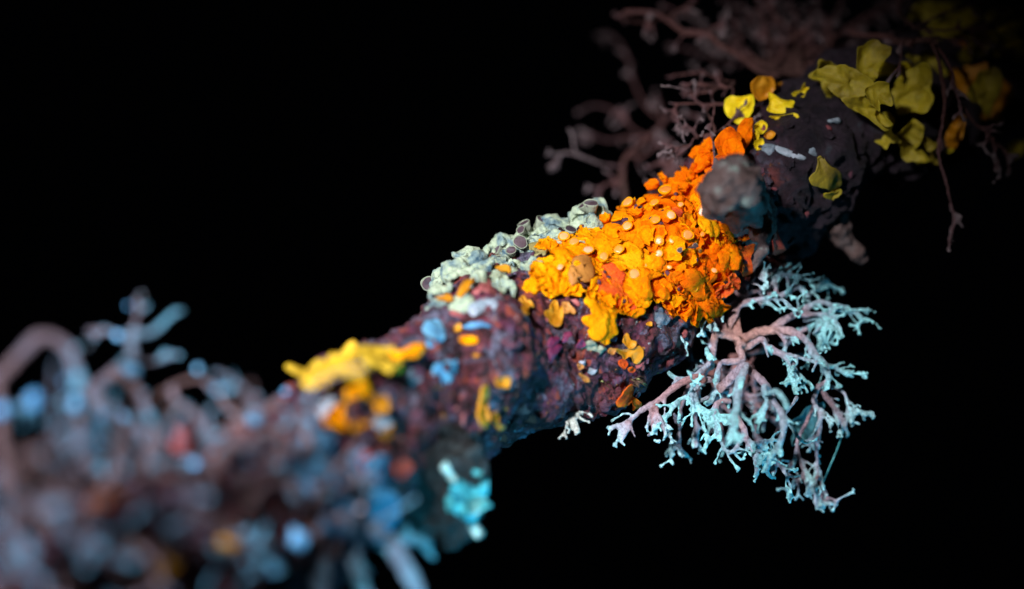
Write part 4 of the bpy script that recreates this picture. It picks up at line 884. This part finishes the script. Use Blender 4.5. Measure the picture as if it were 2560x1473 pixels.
moss('reddish moss shoot at the left of the lower bark ledge', 1415, 930, -.5, 14, .12, 4, (-.2, -.4, -.6))

# ------------------------------------------------------------------ shrubby lichens behind, upper edge
b7 = lambda p: tr(1360, 60, 2.912, p)
def tuft_thing(label, seed, base, mat, specs, voxel=.011, px=1.0, flat=.5, name='shrubby_lichen', group=None, grains=0, wide=.42, dense=2.4):
    t = thing(name, label, 'lichen', P(*base), group)
    tf = Tuft(seed, flat, px); tf.wide = wide; tf.dense = dense
    for sp in specs:
        pts, w0, w1, d0, d1 = sp[:5]; kw = sp[5] if len(sp) > 5 else {}
        tf.trace(pts, w0, w1, d0, d1, **kw); tf.build('branch', t, M[mat], voxel)
    rg = random.Random(seed)
    for k in range(grains):
        c = rg.choice(tf.all) + Vector((rg.uniform(-.08, .08), -.09, rg.uniform(-.02, .1)))
        g = link('grain', GRAIN[k % 3], None, t); sc_ = rg.uniform(.008, .018)
        g.matrix_basis = Matrix.Translation(c) @ Matrix.Diagonal((sc_, sc_, sc_, 1))
    return t
GRAIN = []
for k, m in enumerate(('granule', 'slate', 'grainpink')):
    bm = bmesh.new(); bmesh.ops.create_icosphere(bm, subdivisions=2, radius=1)
    for vv in bm.verts: vv.co *= 1 + .25 * noise.noise(vv.co * 1.5 + Vector((k * 5, 0, 0)))
    me = bpy.data.meshes.new('m'); bm.to_mesh(me); bm.free(); me.materials.append(M[m]); GRAIN.append(me)
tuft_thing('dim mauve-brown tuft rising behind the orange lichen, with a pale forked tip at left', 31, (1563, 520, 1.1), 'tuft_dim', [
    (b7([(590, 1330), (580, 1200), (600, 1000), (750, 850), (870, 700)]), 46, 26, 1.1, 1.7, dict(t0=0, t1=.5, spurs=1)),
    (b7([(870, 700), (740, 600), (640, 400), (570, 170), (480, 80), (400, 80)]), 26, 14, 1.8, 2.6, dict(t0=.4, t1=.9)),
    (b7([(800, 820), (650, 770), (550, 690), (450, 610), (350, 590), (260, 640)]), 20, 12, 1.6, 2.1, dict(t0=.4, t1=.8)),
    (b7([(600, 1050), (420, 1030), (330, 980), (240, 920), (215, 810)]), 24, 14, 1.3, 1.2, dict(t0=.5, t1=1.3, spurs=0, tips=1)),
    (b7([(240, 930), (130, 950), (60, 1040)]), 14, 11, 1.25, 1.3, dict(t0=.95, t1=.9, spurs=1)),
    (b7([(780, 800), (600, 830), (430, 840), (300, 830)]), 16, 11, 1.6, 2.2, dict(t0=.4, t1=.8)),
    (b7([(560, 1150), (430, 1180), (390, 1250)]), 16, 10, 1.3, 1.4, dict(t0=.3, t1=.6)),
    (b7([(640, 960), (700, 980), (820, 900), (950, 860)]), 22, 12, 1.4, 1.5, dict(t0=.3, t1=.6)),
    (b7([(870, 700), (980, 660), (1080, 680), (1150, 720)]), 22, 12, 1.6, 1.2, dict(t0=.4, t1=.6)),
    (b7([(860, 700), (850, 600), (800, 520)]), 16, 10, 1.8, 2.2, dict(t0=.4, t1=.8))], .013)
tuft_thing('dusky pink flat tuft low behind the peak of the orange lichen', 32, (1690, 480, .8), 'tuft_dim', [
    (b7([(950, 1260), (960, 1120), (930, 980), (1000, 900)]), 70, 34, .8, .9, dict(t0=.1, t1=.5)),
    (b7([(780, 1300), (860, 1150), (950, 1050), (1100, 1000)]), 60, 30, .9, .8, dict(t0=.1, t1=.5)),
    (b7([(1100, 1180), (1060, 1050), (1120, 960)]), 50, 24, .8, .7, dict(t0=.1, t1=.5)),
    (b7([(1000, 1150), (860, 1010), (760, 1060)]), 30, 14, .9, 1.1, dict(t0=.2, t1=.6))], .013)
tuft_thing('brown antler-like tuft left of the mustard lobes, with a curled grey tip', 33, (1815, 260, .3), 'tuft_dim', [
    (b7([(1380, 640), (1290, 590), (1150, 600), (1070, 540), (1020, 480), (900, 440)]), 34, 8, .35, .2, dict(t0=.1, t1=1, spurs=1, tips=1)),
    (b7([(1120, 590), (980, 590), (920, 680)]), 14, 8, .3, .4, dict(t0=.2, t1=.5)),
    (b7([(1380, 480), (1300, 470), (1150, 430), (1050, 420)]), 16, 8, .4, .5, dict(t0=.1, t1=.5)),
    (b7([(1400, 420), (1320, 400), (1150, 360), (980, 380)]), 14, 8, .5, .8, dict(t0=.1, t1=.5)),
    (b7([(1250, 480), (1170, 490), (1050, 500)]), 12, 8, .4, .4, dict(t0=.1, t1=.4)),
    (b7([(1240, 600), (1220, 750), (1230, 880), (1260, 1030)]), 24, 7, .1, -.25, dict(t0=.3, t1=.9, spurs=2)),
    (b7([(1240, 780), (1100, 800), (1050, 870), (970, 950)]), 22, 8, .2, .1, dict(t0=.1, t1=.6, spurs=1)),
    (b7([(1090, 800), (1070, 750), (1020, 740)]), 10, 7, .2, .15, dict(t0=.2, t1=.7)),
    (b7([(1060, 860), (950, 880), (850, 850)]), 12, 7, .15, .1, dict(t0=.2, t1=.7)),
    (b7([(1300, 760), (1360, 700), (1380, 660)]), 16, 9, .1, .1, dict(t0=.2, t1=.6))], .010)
T7 = [(c7([(1700, 520), (1550, 480), (1320, 330), (1200, 240), (1050, 220), (950, 160), (850, 110), (620, 80)]), 30, 20, .9, 1.1, dict(t0=.2, t1=.5, spurs=2)),
      (c7([(930, 120), (1020, 60), (1100, 10)]), 18, 12, 1.1, 1.2, dict(t0=.3, t1=.5)),
      (c7([(860, 140), (720, 150), (600, 130)]), 12, 9, 1.1, 1.3, dict(t0=.3, t1=.5)),
      (c7([(1180, 240), (1240, 180), (1300, 170)]), 9, 7, 1, 1, dict(t0=.3, t1=.7))]
r9 = random.Random(4)
for i in range(22):
    a = math.radians(r9.uniform(180, 350)); L = r9.uniform(220, 420)
    x, y, d = 1975 + r9.uniform(-70, 90), 180, 1.2
    pts = [(x, y, d)]; n_ = 6
    for q in range(1, n_):
        a += r9.uniform(-.38, .38); d += r9.uniform(-.1, .35)
        x += math.cos(a) * L / n_; y += math.sin(a) * L / n_ * .8
        pts.append((x, y, d))
    T7.append((pts, r9.uniform(20, 40), 9, 0, 0, dict(t0=.1, t1=.7, spurs=6, tips=3)))
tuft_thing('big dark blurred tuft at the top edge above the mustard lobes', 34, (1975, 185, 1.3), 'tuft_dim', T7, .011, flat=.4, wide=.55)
a8 = lambda p: tr(1860, 0, 2.274, p)
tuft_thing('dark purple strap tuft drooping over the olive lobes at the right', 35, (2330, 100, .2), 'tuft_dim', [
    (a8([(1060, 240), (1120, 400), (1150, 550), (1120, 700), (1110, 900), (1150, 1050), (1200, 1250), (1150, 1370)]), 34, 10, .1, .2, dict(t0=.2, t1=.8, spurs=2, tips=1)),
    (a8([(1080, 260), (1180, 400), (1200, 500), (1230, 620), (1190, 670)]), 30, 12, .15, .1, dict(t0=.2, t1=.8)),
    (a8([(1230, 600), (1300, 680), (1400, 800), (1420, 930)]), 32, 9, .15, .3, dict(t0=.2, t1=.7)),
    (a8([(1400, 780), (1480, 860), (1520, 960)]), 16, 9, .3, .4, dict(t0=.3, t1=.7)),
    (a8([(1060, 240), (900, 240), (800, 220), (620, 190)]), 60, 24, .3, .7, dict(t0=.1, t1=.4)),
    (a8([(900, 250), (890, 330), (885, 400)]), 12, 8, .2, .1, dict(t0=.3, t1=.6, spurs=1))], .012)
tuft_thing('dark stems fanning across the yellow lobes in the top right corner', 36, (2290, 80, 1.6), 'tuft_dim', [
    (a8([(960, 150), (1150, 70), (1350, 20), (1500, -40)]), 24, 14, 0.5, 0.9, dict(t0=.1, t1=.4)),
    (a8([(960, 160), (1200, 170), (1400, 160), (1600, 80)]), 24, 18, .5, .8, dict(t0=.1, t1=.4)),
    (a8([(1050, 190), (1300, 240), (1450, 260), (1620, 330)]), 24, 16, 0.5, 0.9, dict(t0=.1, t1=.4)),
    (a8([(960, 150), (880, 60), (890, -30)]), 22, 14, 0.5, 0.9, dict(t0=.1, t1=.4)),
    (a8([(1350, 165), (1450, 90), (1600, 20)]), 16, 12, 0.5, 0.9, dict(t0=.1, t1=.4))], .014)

# ------------------------------------------------------------------ mustard and olive foliose lichens, upper right
def leafy(label, name, d, mats, lobes, n=52, crease=.03):
    x, y = lobes[0][0][0]; t = thing(name, label, 'lichen', P(x, y, d))
    for i, (pts, dd, tl) in enumerate(lobes):
        link('lobe', free_sheet(pts, d + dd, h0=0, thick=.009, lift=.05, dome=.03, rough=.09, fr=4.5, seed=1000 + rng.random() * 90, tilt=tl, n=n + 20, crease=crease, ruffle=.26), M[mats[i % len(mats)]], t)
leafy('mustard rounded lobes beside the small upright orange lichen', 'mustard_lichen', .08, ['mustard', 'ochre', 'mustard', 'mustard'], [
    (c7([(1600, 780), (1640, 720), (1630, 650), (1680, 670), (1720, 690), (1790, 690), (1795, 740), (1760, 780), (1680, 790)]), -.06, (.2, .2)),
    (c7([(1480, 620), (1560, 560), (1640, 540), (1660, 600), (1640, 680), (1560, 720), (1520, 690)]), .10, (.1, -.2)),
    (c7([(1330, 720), (1370, 675), (1440, 690), (1520, 680), (1550, 760), (1500, 830), (1420, 880), (1370, 830), (1340, 780)]), .08, (-.2, .1)),
    (c7([(1610, 800), (1700, 790), (1780, 770), (1790, 830), (1740, 890), (1670, 890), (1650, 830)]), -.03, (.3, .3)),
    (c7([(1530, 890), (1580, 850), (1615, 880), (1590, 930), (1550, 930)]), -.08, (0, 0)),
    (c7([(1590, 950), (1640, 910), (1675, 940), (1640, 980), (1600, 975)]), -.1, (0, 0)),
    (c7([(1530, 1000), (1580, 980), (1590, 1030), (1545, 1050)]), -.1, (0, 0)),
    (c7([(1470, 1120), (1500, 1060), (1530, 1090), (1490, 1130)]), -.1, (0, 0)),
    (c7([(1520, 930), (1550, 900), (1560, 960), (1530, 1000)]), -.1, (0, 0))])
leafy('bright yellow spiky little lobe on the shoulder of the dark twig', 'yellow_lichen', .15, ['mustard'], [(c7([(1785, 650), (1840, 630), (1870, 565), (1885, 605), (1920, 610), (1880, 640), (1860, 670), (1800, 670)]), 0, (.2, .2))], 36, .0)
leafy('tan round lobe behind the mustard lobes', 'ochre_lichen', .3, ['ochre'], [(c7([(1675, 620), (1690, 585), (1730, 580), (1755, 610), (1740, 660), (1700, 670)]), 0, (0, 0))], 36, .0)
leafy('wide olive-yellow wavy sheets standing above the dark twig', 'olive_lichen', -.06, ['olive'], [
    (a8([(400, 440), (450, 410), (520, 370), (600, 360), (680, 410), (710, 470), (660, 530), (640, 620), (590, 600), (500, 510)]), -.05, (.3, .3)),
    (a8([(640, 270), (740, 240), (820, 300), (780, 370), (770, 450), (730, 480), (690, 430), (640, 390)]), .05, (.2, -.2)),
    (a8([(700, 500), (790, 460), (830, 530), (820, 590), (760, 580), (740, 620), (690, 550)]), -.12, (.4, .3)),
    (a8([(740, 620), (790, 650), (830, 700), (800, 720), (750, 680)]), -.1, (.2, .2)),
    (a8([(560, 560), (660, 540), (740, 600), (800, 680), (760, 690), (640, 630)]), -.05, (.2, .5))])
leafy('broad shaded olive lobe right of the tallest olive sheet', 'olive_lichen', .25, ['olive'], [
    (a8([(840, 520), (880, 420), (980, 370), (1060, 400), (1070, 500), (1090, 560), (1040, 620), (940, 640), (870, 630)]), 0, (-.2, .2)),
    (a8([(860, 740), (920, 670), (1000, 690), (990, 780), (950, 830), (1050, 890), (980, 900), (890, 870)]), .0, (.2, .4)),
    (a8([(1000, 770), (1060, 800), (1090, 840), (1040, 860)]), .05, (0, 0))])
leafy('brownish olive drooping lobe behind the purple strap', 'olive_lichen', .6, ['olive', 'ochre'], [
    (a8([(1290, 450), (1380, 380), (1460, 410), (1450, 490), (1420, 560), (1390, 670), (1340, 600), (1280, 540)]), 0, (0, .3)),
    (a8([(1180, 700), (1250, 660), (1240, 780), (1190, 840), (1140, 800)]), -.1, (0, 0))])
leafy('yellow pointed lobe at the far right end below the straps', 'olive_lichen', 1.2, ['olive'], [(a8([(1480, 830), (1540, 810), (1590, 810), (1570, 880), (1520, 900), (1490, 870)]), 0, (0, 0))], 36)
leafy('yellow-olive long lobes behind dark stems in the top right corner', 'olive_lichen', 1.2, ['olive'], [
    (a8([(1170, 90), (1280, 50), (1340, 80), (1310, 130), (1210, 130)]), 0, (0, 0)),
    (a8([(1340, 120), (1400, 60), (1540, 20), (1570, 50), (1480, 110), (1390, 140)]), 0, (0, 0)),
    (a8([(1430, 190), (1500, 160), (1600, 160), (1600, 200), (1500, 220)]), 0, (0, 0)),
    (a8([(1510, 110), (1600, 50), (1640, 110), (1580, 140)]), 0, (0, 0)),
    (a8([(1080, 220), (1160, 190), (1250, 210), (1180, 250)]), .1, (0, 0)),
    (a8([(1500, 260), (1600, 220), (1620, 320), (1540, 340)]), .1, (0, 0)),
    (a8([(1170, 10), (1240, -10), (1220, 20)]), .1, (0, 0))])
ro = random.Random(6)
def blob_px(x, y, sx, sy, rot):
    o = []
    for k in range(11):
        a = 6.2832 * k / 11; r = ro.uniform(.7, 1.25)
        u, v_ = math.cos(a) * sx * r, math.sin(a) * sy * r
        o.append((x + u * math.cos(rot) - v_ * math.sin(rot), y + u * math.sin(rot) + v_ * math.cos(rot)))
    return o
leafy('crowded dim olive lobes filling the gap between the tall sheets and the straps', 'olive_lichen', .55, ['olive', 'olive', 'mustard', 'ochre'], [
    (blob_px(x, y, sx, sy, r), dd, (ro.uniform(-.4, .4), ro.uniform(-.2, .6))) for x, y, sx, sy, r, dd in [(2070, 190, 60, 40, .4, -.3), (2110, 235, 55, 36, .8, -.35), (2230, 190, 62, 48, .2, -.1), (2270, 270, 60, 44, -.5, -.15), (2215, 330, 46, 34, .9, -.35), (2300, 170, 52, 40, .3, .1), (2345, 330, 46, 56, .2, .1), (2420, 200, 60, 44, -.3, .3), (2440, 110, 66, 34, -.5, .5), (2380, 60, 66, 30, -.4, .6), (2510, 90, 60, 34, -.5, .7), (2490, 240, 40, 60, .2, .5), (2330, 30, 56, 26, -.2, .7), (2300, 390, 40, 26, .4, -.1)]])
leafy('small orange fleck in the top right behind the straps', 'orange_lichen', 1.2, ['orange'], [(a8([(1225, 240), (1260, 215), (1300, 235), (1280, 270), (1240, 275)]), 0, (0, 0))], 30)
leafy('small orange fleck peeping above the broad olive lobe', 'orange_lichen', 1.3, ['orange'], [(a8([(870, 385), (910, 350), (970, 350), (930, 380), (880, 400)]), 0, (0, 0))], 30)
flat_lichen('dull yellow two-lobed lichen low on the dark upper twig', [a8([(350, 990), (390, 950), (400, 890), (430, 890), (450, 930), (510, 960), (520, 1030), (480, 1060), (430, 1030), (370, 1030)]), a8([(420, 1060), (480, 1050), (530, 1080), (490, 1120), (430, 1100)])], 'olive', h0=.06, name='mustard_lichen')
for lab, pts in [('faint blue-grey crust blotch on the dark upper twig', a8([(360, 830), (420, 810), (460, 860), (420, 890), (370, 870)])), ('pale blue fleck below the mustard lobes', a8([(100, 830), (140, 810), (180, 830), (150, 880), (110, 870)])), ('pale grey streak across the dark upper twig', a8([(190, 830), (260, 850), (340, 890), (330, 910), (240, 890), (190, 860)])), ('small blue-grey crust fleck at the top of the dark twig', a8([(470, 690), (540, 680), (540, 710), (480, 710)]))]:
    flat_lichen(lab, [pts], 'slate', h0=.015, name='slate_crust', lift=0, rough=.03)

# ------------------------------------------------------------------ near, blurred tufts in the lower left
b1 = lambda p: tr(0, 720, 1.934, p)
b2 = lambda p: tr(540, 820, 2.23, p)
NEAR = 1.0
tuft_thing('blurred looping mauve tuft at the left edge', 41, (60, 1300, -4.2), 'tuft_fore', [
    (b1([(300, 1250), (180, 1080), (80, 950), (20, 800), (0, 600), (-20, 480), (0, 420), (100, 320), (200, 240), (300, 280), (380, 400), (430, 500)]), 64, 38, -4.2, -3.9, dict(t0=.1, t1=.6, spurs=3)),
    (b1([(0, 610), (100, 560), (200, 560), (360, 570)]), 26, 18, -4, -3.9, dict(t0=.6, t1=.9)),
    (b1([(350, 560), (400, 660), (380, 760), (420, 850)]), 50, 40, -3.8, -3.7, dict(t0=.2, t1=.5)),
    (b1([(120, 1050), (60, 1150), (-40, 1250)]), 60, 40, -4.2, -4.4, dict(t0=.1, t1=.4))], .016, 1.0, grains=9, wide=.42)
tuft_thing('blurred mauve tuft with a cyan-tipped forked sprig above the lower left mass', 42, (330, 1150, -3.6), 'tuft_fore', [
    (b1([(600, 900), (560, 700), (480, 560), (450, 480), (560, 400), (640, 330), (650, 220), (740, 220), (830, 130)]), 80, 22, -3.5, -3.1, dict(t0=.1, t1=1, spurs=2)),
    (b1([(650, 220), (670, 150), (660, 70)]), 18, 12, -3.1, -3.0, dict(t0=.6, t1=.5)),
    (b1([(680, 350), (760, 350), (840, 320)]), 16, 12, -3.1, -3.0, dict(t0=.6, t1=.8)),
    (b1([(620, 240), (560, 220), (450, 205)]), 16, 10, -3.1, -3.0, dict(t0=.6, t1=.5)),
    (b1([(560, 420), (640, 480), (700, 600), (740, 720), (700, 850)]), 44, 40, -3.4, -3.5, dict(t0=.3, t1=.4)),
    (b1([(480, 560), (600, 620), (680, 700)]), 44, 36, -3.4, -3.5, dict(t0=.3, t1=.6)),
    (b1([(620, 800), (540, 900), (480, 960), (440, 1050)]), 60, 40, -3.6, -3.7, dict(t0=.2, t1=.5))], .016, grains=5, dense=.8, wide=.55)
tuft_thing('blurred brown arching tuft left of the near bend', 43, (500, 1180, -3.2), 'tuft_fore', [
    (b1([(820, 850), (740, 700), (750, 540), (880, 460), (980, 450), (1080, 530), (1150, 640)]), 40, 24, -3.3, -3.0, dict(t0=.1, t1=.3)),
    (b1([(860, 560), (960, 640), (1010, 780), (1000, 900)]), 44, 40, -3.2, -3.2, dict(t0=.5, t1=.5)),
    (b1([(830, 640), (900, 740), (960, 860)]), 40, 36, -3.3, -3.2, dict(t0=.0, t1=.2)),
    (b1([(1000, 700), (1100, 660), (1240, 640), (1340, 560)]), 50, 28, -3.1, -2.6, dict(t0=.3, t1=.4)),
    (b1([(1010, 900), (1100, 880), (1180, 920), (1240, 960)]), 60, 40, -3.1, -2.9, dict(t0=.4, t1=.6))], .016, grains=6, dense=1.0)
tuft_thing('blurred blue-grey straps hanging at the bottom left of the broken stub', 44, (860, 1330, -2.6), 'tuft_blue', [
    (b2([(560, 1000), (760, 1080), (920, 1160), (1020, 1270), (1130, 1480)]), 60, 40, -2.7, -3.0, dict(t0=.5, t1=.8, spurs=1)),
    (b2([(620, 1060), (700, 1180), (780, 1330), (820, 1500)]), 60, 44, -2.8, -3.2, dict(t0=.6, t1=.9, spurs=1)),
    (b2([(480, 1080), (560, 1200), (590, 1460)]), 54, 44, -3, -3.4, dict(t0=.3, t1=.6, spurs=1)),
    (b2([(880, 1140), (1000, 1180), (1130, 1200)]), 40, 30, -2.6, -2.5, dict(t0=.7, t1=.9, spurs=1)),
    (b2([(480, 860), (620, 880), (700, 960), (620, 1040)]), 60, 50, -2.6, -2.6, dict(t0=.6, t1=.7, spurs=1))], .02, grains=7, wide=1.0, dense=1.5)
fill = []
r5 = random.Random(15)
for i in range(64):
    x, y = r5.uniform(-60, 800), 1330 + r5.uniform(-200, 190); a = math.radians(r5.uniform(180, 360)); L = r5.uniform(140, 300)
    d = -5.6 + x / 760 * 2.2 + r5.uniform(-.2, .1); curl = r5.uniform(-.65, .65); pts = [(x, y, d)]
    for q in range(6):
        a += curl + r5.uniform(-.2, .2); d += r5.uniform(-.08, .08); x += math.cos(a) * L / 6; y += math.sin(a) * L / 6; pts.append((x, y, d))
    fill.append((pts, r5.uniform(15, 30), 9, 0, 0, dict(t0=r5.uniform(.0, .5), t1=r5.uniform(.3, 1.0), spurs=1, snap=i > 0 and r5.random() < .5)))
tuft_thing('blurred low pink-brown tuft of curling strands filling the bottom left corner', 45, (300, 1400, -4.2), 'tuft_fore', fill, .017, grains=10, wide=1.0, dense=2)

def near_blob(name, label, x, y, d, rx, rz, mat, seed, cat, group=None):
    bm = bmesh.new(); bmesh.ops.create_icosphere(bm, subdivisions=3, radius=1)
    for vv in bm.verts:
        s = 1 + .55 * noise.noise(vv.co * 1.8 + Vector((seed, 0, 0)))
        vv.co = Vector((vv.co.x * rx * s, vv.co.y * min(rx, rz) * .6 * s, vv.co.z * rz * s))
    me = bpy.data.meshes.new('m'); bm.to_mesh(me); bm.free()
    o = link(name, me, M[mat]); o.location = P(x, y, d)
    h_ = SURF.ray_cast(CAM, (o.location - CAM).normalized())[0]
    if h_ is not None and o.location.y > h_.y - rx * .3: o.location = h_ + (CAM - h_).normalized() * rx * .3
    tag(o, label, cat, group); return o
gran = [(b1([(165, 540)])[0], 30, -4.1), (b1([(365, 560)])[0], 22, -4.0), (b1([(490, 610)])[0], 20, -3.7), (b1([(600, 622)])[0], 20, -3.7), (b1([(640, 400)])[0], 26, -3.3), (b1([(570, 230)])[0], 16, -3.2),
        ((634, 1044), 26, -3.3), ((618, 1148), 28, -3.2), (b1([(945, 850)])[0], 22, -3.4), (b2([(450, 1180)])[0], 40, -3.3), (b2([(310, 1325)])[0], 40, -3.7), (b2([(880, 1130)])[0], 28, -2.8), (b2([(500, 790)])[0], 40, -2.75), (b2([(580, 880)])[0], 34, -2.75), (b1([(10, 590)])[0], 26, -4.2)]
GL = ['larger blue granule inside the loop of the left-edge tuft', 'smaller blue granule right of the one in the loop', 'left of two blue granules side by side under the forked sprig', 'right of two blue granules side by side under the forked sprig', 'pale blue granule on the stem of the forked sprig', 'tiny deep blue granule left of the fork of the sprig',
      'round blue granule against the dark just left of the amber lobes', 'lavender-blue granule below the round blue one', 'faint lavender granule between the arching straps', 'upper of two big blue granules near the bottom edge', 'lower of two big blue granules near the bottom edge', 'oval blue granule low beside the broken stub', 'pale blue granule at the top of the large blue crust patch', 'deeper blue granule at the lower end of the large blue crust patch', 'blue granule cut by the left edge of the picture']
for i, (q, r, d) in enumerate(gran):
    near_blob('blue_granule', GL[i], q[0], q[1], d, r * PX * .52, r * PX * .56, 'granule', i * 3.3, 'granule', 'blue granules scattered over the near lichens')
for i, (q, r, d, m, lab) in enumerate([(b1([(480, 1040)])[0], (34, 52), -3.9, 'rust', 'blurred red-orange lobe in the lower left mass'), (b1([(560, 1010)])[0], (36, 36), -3.95, 'rust', 'blurred orange-brown lobe right of the red-orange one'), (b1([(770, 1340)])[0], (56, 44), -4.1, 'ochre', 'blurred amber lobe near the bottom edge at left'), (b1([(670, 1270)])[0], (40, 30), -4.1, 'ochre', 'blurred amber lobe above the bottom amber one'), (b1([(1080, 1230)])[0], (50, 34), -3.6, 'ochre', 'blurred orange-tan lobe above the blue granules at the bottom'), (b1([(880, 730)])[0], (30, 50), -3.4, 'rose', 'blurred rose lobe between the arching tufts')]):
    near_blob('blurred_lobe', lab, q[0], q[1], d - .02, r[0] * PX * .7, r[1] * PX * .7, m, 50 + i * 2.1, 'lichen')
bpy.data.scenes.remove(TMP)
